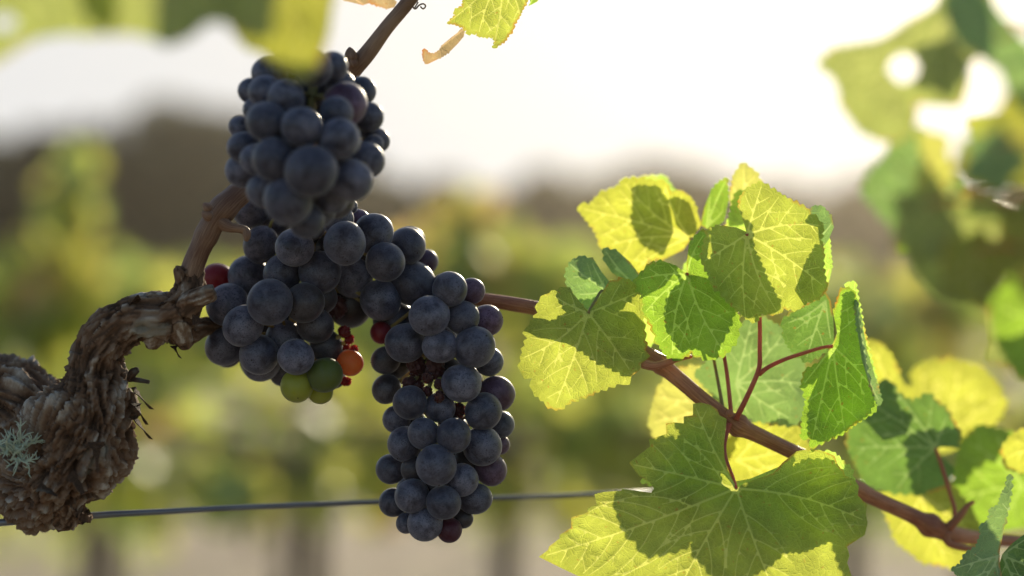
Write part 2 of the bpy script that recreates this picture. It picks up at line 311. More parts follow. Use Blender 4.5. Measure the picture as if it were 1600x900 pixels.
def bg_vine(x, y, label, seed, dens, top, weights, low=.62, shoots=(), width=.62):
    rng = random.Random(seed)
    o = thing('vine_plant', label, 'grapevine', (x, y, 0), 'vines in the rows behind')
    tk = MB(); P = [Vector((x, y, -.05)), Vector((x + rng.uniform(-.03, .03), y, .3)), Vector((x + rng.uniform(-.05, .05), y, low))]
    tk.tube(P + [P[-1] + Vector((.18, 0, .06)), P[-1] + Vector((.5, 0, .08))], [.019, .016, .018, .012, .008], 8, rough=.3, seed=seed)
    tk.tube([P[-1], P[-1] + Vector((-.18, 0, .05)), P[-1] + Vector((-.5, 0, .07))], [.028, .02, .012], 8, rough=.3, seed=seed + 3)
    tk.build('trunk', [TRUNKM], o)
    cr = MB()
    for i in range(int(dens * .48)):
        zz = low - .12 + (top - low + .12) * rng.random() ** .95
        hw = width * (1 - .35 * max(0, (zz - low) / (top - low)))
        p = Vector((x + rng.uniform(-hw, hw), y + rng.gauss(0, .07), zz))
        if noise.noise(Vector((p.x * 3.2, seed, p.z * 3.2))) < -.3: continue
        card_leaf(cr, p, rng.uniform(.06, .11), rng, rng.choices(range(4), weights)[0])
    for (sx, sz, sw) in shoots:
        n = int(sz * 170)
        for i in range(n):
            q = (i / n); p = Vector((sx + rng.gauss(0, sw * (1.1 - .7 * q)), y + rng.gauss(0, .05), top - .15 + (sz) * q))
            card_leaf(cr, p, rng.uniform(.05, .09), rng, rng.choices(range(4), [6, 3, 1, 1.5])[0])
        cr.tube([Vector((sx, y, low)), Vector((sx + .02, y, top)), Vector((sx, y, top - .15 + sz))], [.006, .005, .003], 5, 2)
    cr.build('crown', BGLEAF, o, smooth=False)
def X(px, d): return (px - 800) * K * d
D1 = 4.0
specs = [(-250, 'sunlit vine at the far left edge, mostly beyond the frame', 360, 1.0, (3, 3, 3, 1)),
         (110, 'yellow-green vine with a tall pale shoot, behind the gnarled arm', 420, 1.02, (5, 4, 2, 1)),
         (450, 'hazy green vine directly behind the hanging grape bunches', 400, 1.0, (4, 4, 2, .6)),
         (800, 'bright yellow-green vine with an upright shoot right of the dark bunches', 440, 1.07, (6, 4, 1, .4)),
         (1150, 'shaded vine directly behind the leafy shoot', 380, 1.0, (4, 4, 2, .6)),
         (1500, 'yellowish vine at the right, above the lower blurred leaves', 400, 1.03, (5, 3, 2, 1)),
         (1860, 'vine beyond the right edge of the frame', 360, 1.03, (4, 4, 2, 1))]
SH = {110: [(X(105, D1), .40, .055), (X(30, D1), .2, .06)], 800: [(X(740, D1), .26, .06), (X(850, D1), .12, .07)], 450: [(X(235, D1), .17, .05)], 1500: [(X(1420, D1), .1, .1)]}
for i, (px, lb, dn, tp, wt) in enumerate(specs):
    bg_vine(X(px, D1), D1 + .1 * sin(i * 2.1), lb, 11 + i, dn, tp, wt, .66, SH.get(px, ()), .42)
lab2 = ['leftmost vine of the farther row', 'second vine from the left in the farther row', 'vine of the farther row left of the middle', 'middle vine of the farther row', 'vine of the farther row right of the middle', 'second vine from the right in the farther row', 'rightmost vine of the farther row']
for i in range(7):
    bg_vine(-3.0 + i * 1.0, 7.6, lab2[i], 51 + i, 520, 1.08, (2, 4, 4, .5), .55, (), .56)
# stakes between the vines of the first row
POSTM = simple('stake_wood', (.17, .13, .10), .9, bump=40)
for i, (px, lb) in enumerate([(490, 'thin dark wooden stake behind the lower grapes, left of the long bunch'), (790, 'grey brown wooden stake just right of the long hanging bunch'), (170, 'weathered stake low down below the gnarled arm'), (1330, 'blurred stake right of the large lower leaf')]):
    mb = MB(); x = X(px, 4.25); mb.tube([Vector((x, 4.25, -.1)), Vector((x, 4.25, .5)), Vector((x + .01, 4.25, .93)), Vector((x + .01, 4.25, .94))], [.03, .028, .027, .018], 10, rough=.08, seed=i)
    tag(mb.build('stake', [POSTM]), lb, 'stake', 'stakes along the nearer vine row')
# low weeds between rows
mb = MB(); rg = random.Random(5)
for i in range(9000):
    x = rg.uniform(-7, 7); y = rg.choice([4.0, 7.6, 11]) + rg.gauss(0, .5)
    if noise.noise(Vector((x * .8, y * .8, 3))) < .05: continue
    h = rg.uniform(.04, .14); a = rg.uniform(0, pi); d = Vector((cos(a) * .006, sin(a) * .006, 0)); q = Vector((x, y, 0)); l = Vector((rg.gauss(0, .03), rg.gauss(0, .03), h))
    mb.poly([q - d, q + d, q + l], 0)
tag(mb.build('grass', [BGLEAF[1]], smooth=False), 'short grass and weeds growing along the vine rows', 'grass', kind='stuff')
# ---- far trees
def far_tree(px, top_py, wpx, d, label, seed):
    rng = random.Random(seed); x = X(px, d); H = CAMZ + (450 - top_py) * K * d; W = wpx * K * d
    o = thing('far_tree', label, 'tree', (x, d, 0), 'trees along the far edge of the vineyard')
    tk = MB(); tk.tube([Vector((x, d, -.1)), Vector((x + .1, d, H * .35)), Vector((x, d, H * .7))], [.22, .15, .06], 8, rough=.1, seed=seed)
    for k in range(5):
        a = rng.uniform(0, 2 * pi); tk.tube([Vector((x, d, H * (.2 + .08 * k))), Vector((x + cos(a) * W * .3, d + sin(a) * W * .3, H * (.45 + .07 * k)))], [.09, .03], 6)
    tk.build('trunk', [TRUNKM], o)
    cr = MB(); cl = []
    for k in range(16):
        a = rng.uniform(0, 2 * pi); q = rng.random() ** .5; h = rng.uniform(.18, .9)
        sh = sqrt(max(.05, 1 - (max(0, h - .35) / .68) ** 2))
        cl.append((Vector((x + cos(a) * q * W * .42 * sh, d + sin(a) * q * W * .3 * sh, h * H)), rng.uniform(.13, .2) * min(W, H * 1.2)))
    cl.append((Vector((x, d, H * .86)), .15 * H))
    for c, r in cl:
        for k in range(260):
            v = Vector((rng.gauss(0, 1), rng.gauss(0, 1), rng.gauss(0, 1))); v = v.normalized() * r * rng.uniform(.35, 1.05); v.z *= .8
            p = c + v
            if p.z < .15: p.z = .15
            s = rng.uniform(.10, .22); n = Vector((rng.gauss(0, 1), rng.gauss(0, 1), rng.gauss(0, 1))).normalized(); u = n.orthogonal() * s; w_ = n.cross(u)
            cr.poly([p - u, p + w_ * .6, p + u, p - w_ * .6], rng.choices((0, 1), (3, 1))[0])
    cr.build('crown', [FT1, FT2], o, smooth=False)
def fol(name, c, tcol):
    m, t, out = newmat(name); p = N(t, 'ShaderNodeBsdfPrincipled'); p.inputs['Roughness'].default_value = .6
    tc = N(t, 'ShaderNodeTexCoord'); nz = N(t, 'ShaderNodeTexNoise'); nz.inputs['Scale'].default_value = 1.2; t.links.new(tc.outputs['Object'], nz.inputs['Vector'])
    mr = N(t, 'ShaderNodeMapRange'); mr.inputs[3].default_value = .6; mr.inputs[4].default_value = 1.4; t.links.new(nz.outputs[0], mr.inputs[0])
    s = N(t, 'ShaderNodeVectorMath', operation='SCALE'); s.inputs[0].default_value = c; t.links.new(mr.outputs[0], s.inputs['Scale']); t.links.new(s.outputs[0], p.inputs['Base Color'])
    tr = N(t, 'ShaderNodeBsdfTranslucent'); tr.inputs['Color'].default_value = (*tcol, 1)
    a = N(t, 'ShaderNodeAddShader'); t.links.new(p.outputs[0], a.inputs[0]); t.links.new(tr.outputs[0], a.inputs[1]); t.links.new(a.outputs[0], out.inputs[0]); return m
FT1 = fol('tree_leaf_dark', (.034, .035, .013), (.032, .032, .008)); FT2 = fol('tree_leaf_olive', (.050, .050, .022), (.04, .04, .015))
trees = [(-120, 190, 330, 38, 'dark round tree cut by the left edge of the frame'),
         (80, 196, 300, 40, 'low dark tree behind the pale vine shoot at the left'),
         (325, 160, 360, 42, 'tallest dark tree, its dome just left of the upper bunch'),
         (220, 200, 330, 41, 'dark tree filling the dip left of the tallest dome'),
         (425, 180, 320, 43, 'dark tree shouldering the tallest dome from the right'),
         (530, 240, 280, 44, 'dark tree hidden behind the upper bunch'),
         (690, 272, 260, 43, 'brownish tree right of the upper bunch, behind an upright shoot'),
         (860, 272, 240, 45, 'dark tree with a flat top left of the leafy shoot'),
         (1045, 258, 240, 42, 'hazy tree behind the topmost leaves of the shoot'),
         (1240, 300, 300, 46, 'low hazy tree below the brightest part of the sky'),
         (1420, 285, 280, 43, 'brown hazy tree behind the blurred leaves at right'),
         (1620, 240, 320, 41, 'tree cut by the right edge of the frame'),
         (1850, 230, 320, 43, 'tree well beyond the right edge of the frame')]
for i, a in enumerate(trees): far_tree(*a, seed=100 + i)
# distant hedge mass behind the trees
mb = MB(); rg = random.Random(9)
for i in range(9000):
    x = rg.uniform(-40, 40); y = 55 + rg.gauss(0, 1.5); h = 3.4 + 1.0 * noise.noise(Vector((x * .15, 0, 0))) + .5 * noise.noise(Vector((x * .6, 5, 0)))
    p = Vector((x, y, rg.random() ** .7 * h)); s = rg.uniform(.25, .5); n = Vector((rg.gauss(0, .5), -1, rg.gauss(0, .5))).normalized(); u = n.orthogonal() * s; w_ = n.cross(u)
    mb.poly([p - u, p + w_ * .7, p + u, p - w_ * .7], rg.choice((0, 1)))
tag(mb.build('woodland', [FT1, FT2], smooth=False), 'dark line of woodland along the horizon behind the trees', 'woodland', kind='stuff')

# warm haze; its forward scatter also stands in for lens glare
bm = bmesh.new(); bmesh.ops.create_cube(bm, size=1)
me = bpy.data.meshes.new('haze'); bm.to_mesh(me); bm.free()
hm, ht, ho = newmat('haze_air'); pv = N(ht, 'ShaderNodeVolumePrincipled'); pv.inputs['Color'].default_value = (1.0, .90, .74, 1); pv.inputs['Density'].default_value = HAZE; pv.inputs['Anisotropy'].default_value = .86
ht.links.new(pv.outputs[0], ho.inputs['Volume'])
hz = link('haze', me, [hm]); hz.scale = (120, 72, 12); hz.location = (0, 30, 5.0 - .0); hz.location.z = 5.0
tag(hz, kind='stuff')
# ================================================================= OLD VINE
VL = at(130, 600, .72); VL.z = 0; VL.x = at(-420, 600, .74).x
vine = thing('grapevine', 'old gnarled vine arm with peeling grey-brown bark and two woody canes, at the left', 'grapevine', VL)
def old_wood():
    mb = MB(); spines = []
    def br(P, step=7):
        S = spline(P, step); pts = [at(a, b, d) for a, b, d, r in S]; rr = [r * K * d for a, b, d, r in S]
        mb.tube(pts, rr, 28); spines.append((pts, rr))
    # lump and rising arm : px, py, depth, radius px
    br([(12, 712, .725, 60), (60, 750, .712, 68), (100, 725, .703, 78), (128, 680, .700, 80), (145, 635, .700, 68), (150, 595, .700, 54), (152, 560, .700, 47), (172, 525, .700, 42), (205, 500, .700, 36), (240, 496, .700, 33), (272, 490, .700, 34), (292, 466, .700, 28), (296, 440, .700, 24), (300, 418, .701, 20)])
    # log behind
    br([(-420, 820, .76, 120), (-250, 690, .75, 110), (-120, 635, .738, 85), (-20, 630, .732, 76), (60, 655, .725, 66), (110, 690, .715, 60)])
    # stubs to the right of the knuckle
    br([(280, 486, .698, 22), (305, 470, .694, 16), (330, 458, .690, 13), (335, 456, .690, 10)], 5)
    br([(262, 505, .702, 24), (285, 520, .706, 20), (310, 512, .712, 17), (345, 504, .722, 15)], 5)
    br([(250, 470, .700, 16), (236, 463, .698, 9), (230, 462, .698, 6)], 5)
    br([(285, 440, .698, 14), (277, 420, .696, 11), (276, 414, .696, 6)], 5)
    br([(276, 500, .698, 22), (284, 526, .700, 15), (291, 545, .701, 7)], 4)
    br([(200, 620, .699, 16), (212, 640, .698, 9), (219, 650, .698, 4)], 4)
    br([(120, 790, .703, 40), (104, 812, .703, 22), (86, 824, .703, 8)], 4)
    br([(240, 525, .700, 18), (236, 545, .700, 6)], 4)
    # trunk below the frame, down to the soil
    b0 = at(-420, 820, .76)
    pts = [Vector((b0.x + .015, b0.y, b0.z + .02)), Vector((b0.x - .03, b0.y, b0.z - .15)), Vector((b0.x + .01, b0.y, .3)), Vector((b0.x, b0.y, -.06))]
    S = spline([(p.z, p.x, p.y) for p in pts], .012)
    pp = [Vector((s[1], s[2], s[0])) for s in S]; rr = [.031 + .006 * sin(i * .13) for i in range(len(pp))]
    mb.tube(pp, rr, 28); spines.append((pp, rr))
    tmp = mb.build('tmp_wood', [BARK])
    rm = tmp.modifiers.new('r', 'REMESH'); rm.mode = 'VOXEL'; rm.voxel_size = .00075
    dg = bpy.context.evaluated_depsgraph_get(); me = bpy.data.meshes.new_from_object(tmp.evaluated_get(dg)); bpy.data.objects.remove(tmp)
    import numpy as np
    nv = len(me.vertices); co = np.empty(nv * 3, 'f'); me.vertices.foreach_get('co', co); co = co.reshape(-1, 3)
    no = np.empty(nv * 3, 'f'); me.vertices.foreach_get('normal', no); no = no.reshape(-1, 3)
    SP = []; SR = []; ST = []; SS = []; L0 = 0
    for pts, rr in spines:
        L = L0; L0 += .37
        for i, p in enumerate(pts):
            if i: L += (p - pts[i - 1]).length
            SP.append(p[:]); SR.append(rr[i]); ST.append(((pts[min(i + 1, len(pts) - 1)] - pts[max(0, i - 1)]).normalized())[:]); SS.append(L)
    SP = np.array(SP); SR = np.array(SR); ST = np.array(ST); SS = np.array(SS)
    idx = np.empty(nv, int)
    for a in range(0, nv, 4000):
        d = np.linalg.norm(co[a:a + 4000, None, :] - SP[None], axis=2) / SR[None]; idx[a:a + 4000] = d.argmin(1)
    rel = co - SP[idx]; T = ST[idx]; along = (rel * T).sum(1); s = SS[idx] + along; rad = rel - T * along[:, None]
    KN = at(160, 578, .69)
    fl = np.empty((nv, 3)); rdg = np.empty(nv); new = co.copy()
    for i in range(nv):
        q = rad[i]; rn = sqrt(q[0] ** 2 + q[1] ** 2 + q[2] ** 2) or 1e-6; r = SR[idx[i]]
        d0, d1, d2 = q[0] / rn, q[1] / rn, q[2] / rn; k = r / .016
        # broken plates of bark, longer along the wood than across it, with stringy fibres on them
        wv = noise.noise(Vector(co[i]) * 60) * .9; wv2 = noise.noise(Vector(co[i]) * 33 + Vector((9, 3, 1))) * 1.3
        c = Vector((d0 * 2.0 * k + wv * 1.6, d1 * 2.0 * k + wv2 * 1.4, d2 * 2.0 * k + wv + s[i] * 34))
        dd, pp_ = noise.voronoi(c); lev = noise.cell(pp_[0] * 3.7); crack = min(1, (dd[1] - dd[0]) * 3.2)
        c2 = Vector((d0 * 6.5 * k + wv * 3, d1 * 6.5 * k + wv2 * 2, d2 * 6.5 * k + s[i] * 60 + wv2 * 2)); dd2, pp2 = noise.voronoi(c2); lev2 = noise.cell(pp2[0] * 5.1); crack2 = min(1, (dd2[1] - dd2[0]) * 3)
        fib = noise.noise(Vector((d0 * 22 * k + wv * 3, d1 * 17 * k, d2 * 17 * k + s[i] * 60)))
        g = noise.noise(Vector(co[i]) * 42); g2 = noise.noise(Vector(co[i]) * 110); g3 = noise.noise(Vector(co[i]) * 420)
        kn = math.exp(-(((co[i][0] - KN.x) ** 2 + (co[i][2] - KN.z) ** 2) / .0035 ** 2)) if co[i][1] < .70 else 0
        lump = .55 + .45 * min(1, r / .014)
        st1 = 1 - abs(noise.noise(Vector((d0 * 5 * k + wv * 1.5, d1 * 5 * k + wv2, d2 * 5 * k + s[i] * 9)))) * 2.5
        st2 = 1 - abs(noise.noise(Vector((d0 * 11 * k + wv * 2, d1 * 11 * k + wv2 * 1.5, d2 * 11 * k + s[i] * 22)))) * 2.5
        h = (lev * .035 * lump + crack * .05 * lump + lev2 * .03 * lump + crack2 * .02 + st1 * .15 + st2 * .09 + fib * .07 + g * .44 + g2 * .10 + g3 * .04 - .20 - kn * .28 + .2 * kn * (1 - kn) * 4 * .5) * min(r, .017)
        ridge_v = .05 + crack * .32 + crack2 * .24 + lev * .10 + lev2 * .14 + fib * .35 + g2 * .3 + (st1 - .5) * .25 + (st2 - .5) * .3
        new[i] = co[i] + no[i] * h
        fl[i] = (d0 * k, d1 * k, d2 * k + s[i] * 20); rdg[i] = max(0, min(1, ridge_v))
    me.vertices.foreach_set('co', (new - np.array(VL[:])).astype('f').ravel()); me.update()
    A = me.attributes.new('flow', 'FLOAT_VECTOR', 'POINT'); A.data.foreach_set('vector', fl.ravel().astype('f'))
    A = me.attributes.new('ridge', 'FLOAT', 'POINT'); A.data.foreach_set('value', rdg.astype('f'))
    me.polygons.foreach_set('use_smooth', [True] * len(me.polygons))
    me.materials.clear()
    o = link('trunk', me, [BARK], vine)
    # loose bark strips peeling off the arm (one pattern of the bark)
    rng = random.Random(3); st = MB()
    def strip(px, py, d, ang, ln, wd, curl, out):
        ln *= .72
        p = at(px, py, d); t = Vector((cos(ang), -.2, sin(ang))); nrm = Vector((out[0], -.5, out[1])).normalized()
        n = 7; L_ = []; side = t.cross(nrm).normalized()
        base = len(st.v)
        for k in range(n + 1):
            q = k / n; c = p + t * (ln * q) + nrm * (curl * q * q * ln) + Vector((0, 0, -.2 * ln * q * q)); wq = wd * 1.15 * (1 - .55 * q) * (1 + .45 * rng.uniform(-1, 1)); tw = side * cos(q * 1.2) + nrm * sin(q * 1.2)
            for sgn, th in ((1, 0), (-1, 0), (-1, 1), (1, 1)):
                st.v.append(c + tw * (wq * sgn) + nrm * (.0006 * th)); st.attr.append((q * 3, sgn * .3, rng.random()))
        for k in range(n):
            for j in range(4):
                a = base + k * 4 + j; b = base + k * 4 + (j + 1) % 4; st.f.append((a, b, b + 4, a + 4)); st.m.append(0)
        st.f.append(tuple(base + n * 4 + j for j in range(4))); st.m.append(0)
    for a in [(207, 605, .695, -1.0, .010, .0016, .5, (1, 0)), (211, 630, .696, -1.2, .009, .0020, .35, (1, 0)), (208, 650, .696, -1.0, .010, .0018, .4, (1, -.1)),
              (270, 540, .70, -1.1, .005, .0014, .3, (1, -.3)), (200, 478, .695, .5, .008, .0018, .25, (-.3, 1)), (150, 530, .693, .9, .010, .0020, .2, (-1, .3)), (250, 476, .695, .1, .008, .0018, .2, (0, 1)),
              (100, 640, .69, -1.3, .012, .0018, .15, (-.2, .3)), (150, 690, .68, -1.5, .012, .0020, .15, (.2, 0)), (110, 740, .68, -.8, .010, .0020, .15, (0, 0)), (60, 760, .68, -.3, .010, .0018, .15, (0, .2)), (300, 500, .69, .1, .006, .0014, .3, (1, .2))]: strip(*a)
    st.build('peeling_bark', [BARK], vine, smooth=False, attr=True)
old_wood()
def cane(P, mat, name, parent, sides=20, step=4, nodes=(), rough=.05, seed=1):
    """P: px, py, depth, radius px ; nodes: (index fraction, swell)"""
    S = spline(P, step); pts = [at(a, b, d) for a, b, d, r in S]; n = len(S)
    rr = []
    for i, (a, b, d, r) in enumerate(S):
        k = 1.0
        for fr, sw in nodes: k += sw * math.exp(-((i - fr * n) * step / 11.0) ** 2)
        rr.append(max(.0002, r * K * d * k))
    mb = MB(); mb.tube(pts, rr, sides, rough=rough, seed=seed)
    return mb, mat, name, parent, pts
def fin(c, label=None):
    mb, mat, name, parent, pts = c; o = mb.build(name, [mat] if not isinstance(mat, list) else mat, parent, attr=True)
    if label: o['label'] = label
    return o
def bud(mb, px, py, d, r, ang):
    p = at(px, py, d); R_ = r * K * d; t = Vector((cos(ang), -.1, sin(ang)))
    prof = [(-.6, .5), (-.2, .95), (.3, 1.0), (.8, .8), (1.2, .5), (1.5, .12)]
    mb.tube([p + t * (a * R_) for a, b in prof], [b * R_ for a, b in prof], 14, rough=.15, seed=px)
# cane from knuckle up to behind the upper bunch, then on to the top edge
c = cane([(298, 432, .700, 19), (305, 408, .700, 17.5), (318, 378, .700, 17), (335, 345, .701, 19), (350, 325, .702, 22), (372, 304, .705, 17), (400, 282, .712, 15), (460, 220, .725, 13), (520, 150, .72, 13), (556, 104, .712, 14), (575, 82, .710, 13.5), (605, 42, .708, 11.5), (640, 0, .706, 11), (700, -80, .70, 10.5)], CANE_TAN, 'cane', vine, 32, 3, rough=.045, nodes=[(.10, .12), (.23, .15)])
bud(c[0], 326, 326, .69, 8, 2.3); bud(c[0], 327, 338, .69, 9, 2.6)
bud(c[0], 549, 90, .708, 11, 1.75); bud(c[0], 551, 100, .708, 10, 2.0)
fin(c, 'woody brown cane rising from the knuckle to the top edge')
c = cane([(345, 347, .70, 13), (360, 355, .698, 8), (374, 357, .697, 6.5), (384, 361, .697, 7), (386, 370, .696, 6), (384, 377, .696, 2.5)], CANE_TAN, 'side_spur', vine, 16, 3, rough=.08); fin(c)
c = cane([(203, 592, .697, 6), (208, 582, .694, 7), (213, 578, .694, 6), (214, 574, .694, 3)], BARK, 'twig_stub', vine, 10, 3, rough=.2); c[0].tube([at(204, 592, .696), at(218, 594, .693), at(233, 597, .692)], [.0009, .0009, .0007], 8, rough=.2); fin(c)
# lichen tuft
def lichen():
    mb = MB(); rng = random.Random(8)
    m, t, out = newmat('lichen'); p = N(t, 'ShaderNodeBsdfPrincipled'); p.inputs['Base Color'].default_value = (.40, .46, .36, 1); p.inputs['Roughness'].default_value = .9
    tr = N(t, 'ShaderNodeBsdfTranslucent'); tr.inputs['Color'].default_value = (.12, .14, .09, 1); a = N(t, 'ShaderNodeAddShader'); t.links.new(p.outputs[0], a.inputs[0]); t.links.new(tr.outputs[0], a.inputs[1]); t.links.new(a.outputs[0], out.inputs[0])
    def grow(p, d, l, r, lev):
        pts = [p]
        for k in range(4):
            d = (d + Vector((rng.gauss(0, .25), rng.gauss(0, .2), rng.gauss(0, .25)))).normalized(); pts.append(pts[-1] + d * (l / 4))
        mb.tube(pts, [r, r * .9, r * .8, r * .6, r * .25], 6)
        if lev:
            for k in range(3): grow(pts[rng.choice((1, 2, 3))], (d + Vector((rng.gauss(0, .8), rng.gauss(0, .4), rng.gauss(0, .8)))).normalized(), l * .55, r * .7, lev - 1)
    for i in range(17):
        a = rng.uniform(-.2 * pi, 1.2 * pi) if i % 3 else rng.uniform(0, 2 * pi); grow(at(22 + rng.gauss(0, 6), 706 + rng.gauss(0, 8), .690), Vector((cos(a), -.5, sin(a) * .8)).normalized(), rng.uniform(.006, .012), .00042, 2)
    mb.build('lichen', [m], vine)['label'] = 'pale grey-green tuft of branching lichen'
lichen()
# trellis wire
c = cane([(-6000, 1330, .62, 4.3), (-1500, 950, .69, 5.3), (-100, 825, .715, 5.8), (300, 797, .735, 4.6), (640, 783, .765, 4.2), (930, 773, .80, 3.8), (1700, 745, .93, 3.6), (6500, 560, 1.5, 2.2)], simple('wire_steel', (.16, .17, .19), .42, .6, 90), 'trellis_wire', None, 10, 30, rough=0)
tag(fin(c), 'single grey steel trellis wire passing behind the arm and the long bunch', 'wire')

# ================================================================= GRAPES
def grape_mesh(name, seed, shr=0.0):
    rng = random.Random(seed); bm = bmesh.new(); bmesh.ops.create_uvsphere(bm, u_segments=32, v_segments=20, radius=1.0)
    for v in bm.verts:
        c = v.co.copy(); k = 1 + .03 * noise.noise(c * .9 + Vector((seed, 0, 0)))
        if shr: k -= shr * abs(noise.noise(c * 2.3 + Vector((seed, 0, 2)))) * 1.4 + shr * .3 * noise.noise(c * 5 + Vector((0, seed, 2)))
        elif c.z < -.985: k -= .012
        v.co = c * k; v.co.z *= 1.03
    for f in bm.faces: f.smooth = True
    r = bmesh.ops.create_cone(bm, cap_ends=True, segments=8, radius1=.05, radius2=.028, depth=.05, matrix=Matrix.Translation((0, 0, -1.02)) @ Matrix.Rotation(pi, 4, 'X'))
    for v in r['verts']:
        for f in v.link_faces: f.material_index = 1
    me = bpy.data.meshes.new(name); bm.to_mesh(me); bm.free(); me.materials.append(GM['b']); me.materials.append(SCAR); return me
GMESH = [grape_mesh('grape', 10 + i) for i in range(6)]
SMESH = [grape_mesh('shrivelled_grape', 30 + i, .55) for i in range(4)]
LAB = {'w': 'dull wine-red grape', 'r': 'red half-ripe grape', 'g': 'dull green unripe grape', 'y': 'yellow-green unripe grape', 'o': 'orange translucent grape', 'v': 'reddish violet grape', 's': 'brown shrivelled grape', 'k': 'dark red dried grape'}
def bunch(label, glist, d0, cx, cy, R_body, seed, rachis, mul=1.10, fill=0):
    """glist: (px, py, r, layer[, kind]) ; layer 0 = front"""
    rng = random.Random(seed)
    o = thing('grape_bunch', label, 'grape bunch', at(rachis[0][0], rachis[0][1], d0 + R_body * .5)); oL = Vector(o.location)
    placed = []
    G = [(g + ('b',)) if len(g) == 4 else g for g in glist]
    G = [(i, g) for i, g in enumerate(G)]
    G.sort(key=lambda a: (a[1][3], -a[1][2]))
    for i, (px, py, r, lay, kd) in G:
        cxx, cyy, rr_ = body(px, py, R_body, cx, cy)
        d = d0 + lay * .0055 + rr_ * .006
        Rm = r * K * (d0 + .005) * mul
        for it in range(3):
            for (p2, R2, _) in placed:
                p = at(px, py, d); dx = hypot(p.x - p2.x, p.z - p2.z); need = (Rm + R2) * .87
                if dx < need:
                    z = p2.y + sqrt(need * need - dx * dx)
                    if d < z and (d - p2.y) > -Rm * 2.0: d = max(d, z)
        d = min(d, d0 + .046); Rm = r * K * d * mul
        placed.append((at(px, py, d), Rm, kd))
    axis = [at(x, y, d0 + R_body * .95) for x, y in rachis]
    norig = len(placed)
    for k in range(fill):
        for tr in range(60):
            px, py, r, lay, kd = G[rng.randrange(len(G))][1]
            q = at(px + rng.uniform(-12, 12), py + rng.uniform(-12, 12), d0 + rng.uniform(.018, .045)); Rm = rng.uniform(.0054, .0066)
            if all((q - p2).length > (Rm + R2) * .86 for p2, R2, _ in placed) and hypot(q.x - axis[0].x, 0) < .06:
                # stay inside the silhouette of what is already there
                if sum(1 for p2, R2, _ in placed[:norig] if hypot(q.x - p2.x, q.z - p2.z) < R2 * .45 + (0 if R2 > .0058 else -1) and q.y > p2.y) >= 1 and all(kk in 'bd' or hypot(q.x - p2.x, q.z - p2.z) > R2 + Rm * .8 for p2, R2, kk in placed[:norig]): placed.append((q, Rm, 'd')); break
    for i, (p, Rm, kd) in enumerate(placed):
        if kd in 'sk': me = rng.choice(SMESH)
        else: me = rng.choice(GMESH)
        g = bpy.data.objects.new('shrivelled_grape' if kd in 'sk' else 'grape', me); COL.objects.link(g); g.parent = o; g.location = p - oL; g.scale = (Rm * rng.uniform(.96, 1.03), Rm * rng.uniform(.96, 1.03), Rm * rng.uniform(.97, 1.07))
        ax = min(axis, key=lambda a: (a - p).length); out = (p - ax)
        out = (out.normalized() + Vector((rng.gauss(0, .55), rng.gauss(0, .55) + .15, rng.gauss(0, .55) - .2))).normalized()
        g.rotation_mode = 'QUATERNION'; g.rotation_quaternion = (-out).to_track_quat('Z', 'X') @ Matrix.Rotation(rng.uniform(0, 6), 4, 'Z').to_quaternion()
        g.material_slots[0].link = 'OBJECT'; g.material_slots[0].material = GM[kd]
        if kd in LAB: g['label'] = LAB[kd]
    mb = MB(); mb.tube(axis, [.0016] * len(axis), 8, rough=.1)
    for i, (p, Rm, kd) in enumerate(placed):
        ax = min(axis, key=lambda a: (a - p).length)
        if i % 1 == 0: mb.tube([ax, (ax + p) * .5 + Vector((0, 0, .002)), p + (ax - p).normalized() * Rm * .8], [.0007, .0006, .0008], 6)
    mb.build('stem', [PETIOLE_G], o, attr=True)
    return o
def body(px, py, Rb, cx, cy): return (0, 0, min(2.2, hypot((px - cx(py)), 0) / 60.0) ** 2)
A = [(486, 267, 37.7, 0), (530, 217, 31, .6), (547, 281, 32, 1), (472, 198, 30, 1), (417, 190, 29.5, 1), (428, 249, 31.5, .6), (400, 249, 23, 2), (447, 153, 26, 1.6), (415, 144, 25, 1.7), (478, 146, 28, 2.2), (527, 136, 27, 2), (538, 164, 33, 1.6, 'v'), (526, 176, 24, 1.1), (565, 142, 21, 3), (575, 183, 22, 2.6), (590, 219, 17, 3.2), (583, 226, 15, 2.8), (573, 250, 26, 2), (380, 230, 23, 2.4), (378, 267, 24, 2.6), (375, 198, 16, 3.5), (393, 142, 19, 3), (421, 115, 25, 3), (490, 106, 27, 3), (521, 103, 20, 3.6), (450, 104, 26, 3.2), (403, 172, 21, 2.4), (450, 313, 36, 1.2), (413, 297, 24, 2), (497, 327, 26, 2.2), (517, 305, 27, 1.8), (480, 345, 25, 2.8), (560, 190, 24, 3.4), (440, 222, 26, 3), (500, 180, 26, 3), (555, 245, 26, 3.4), (465, 95, 22, 4)]
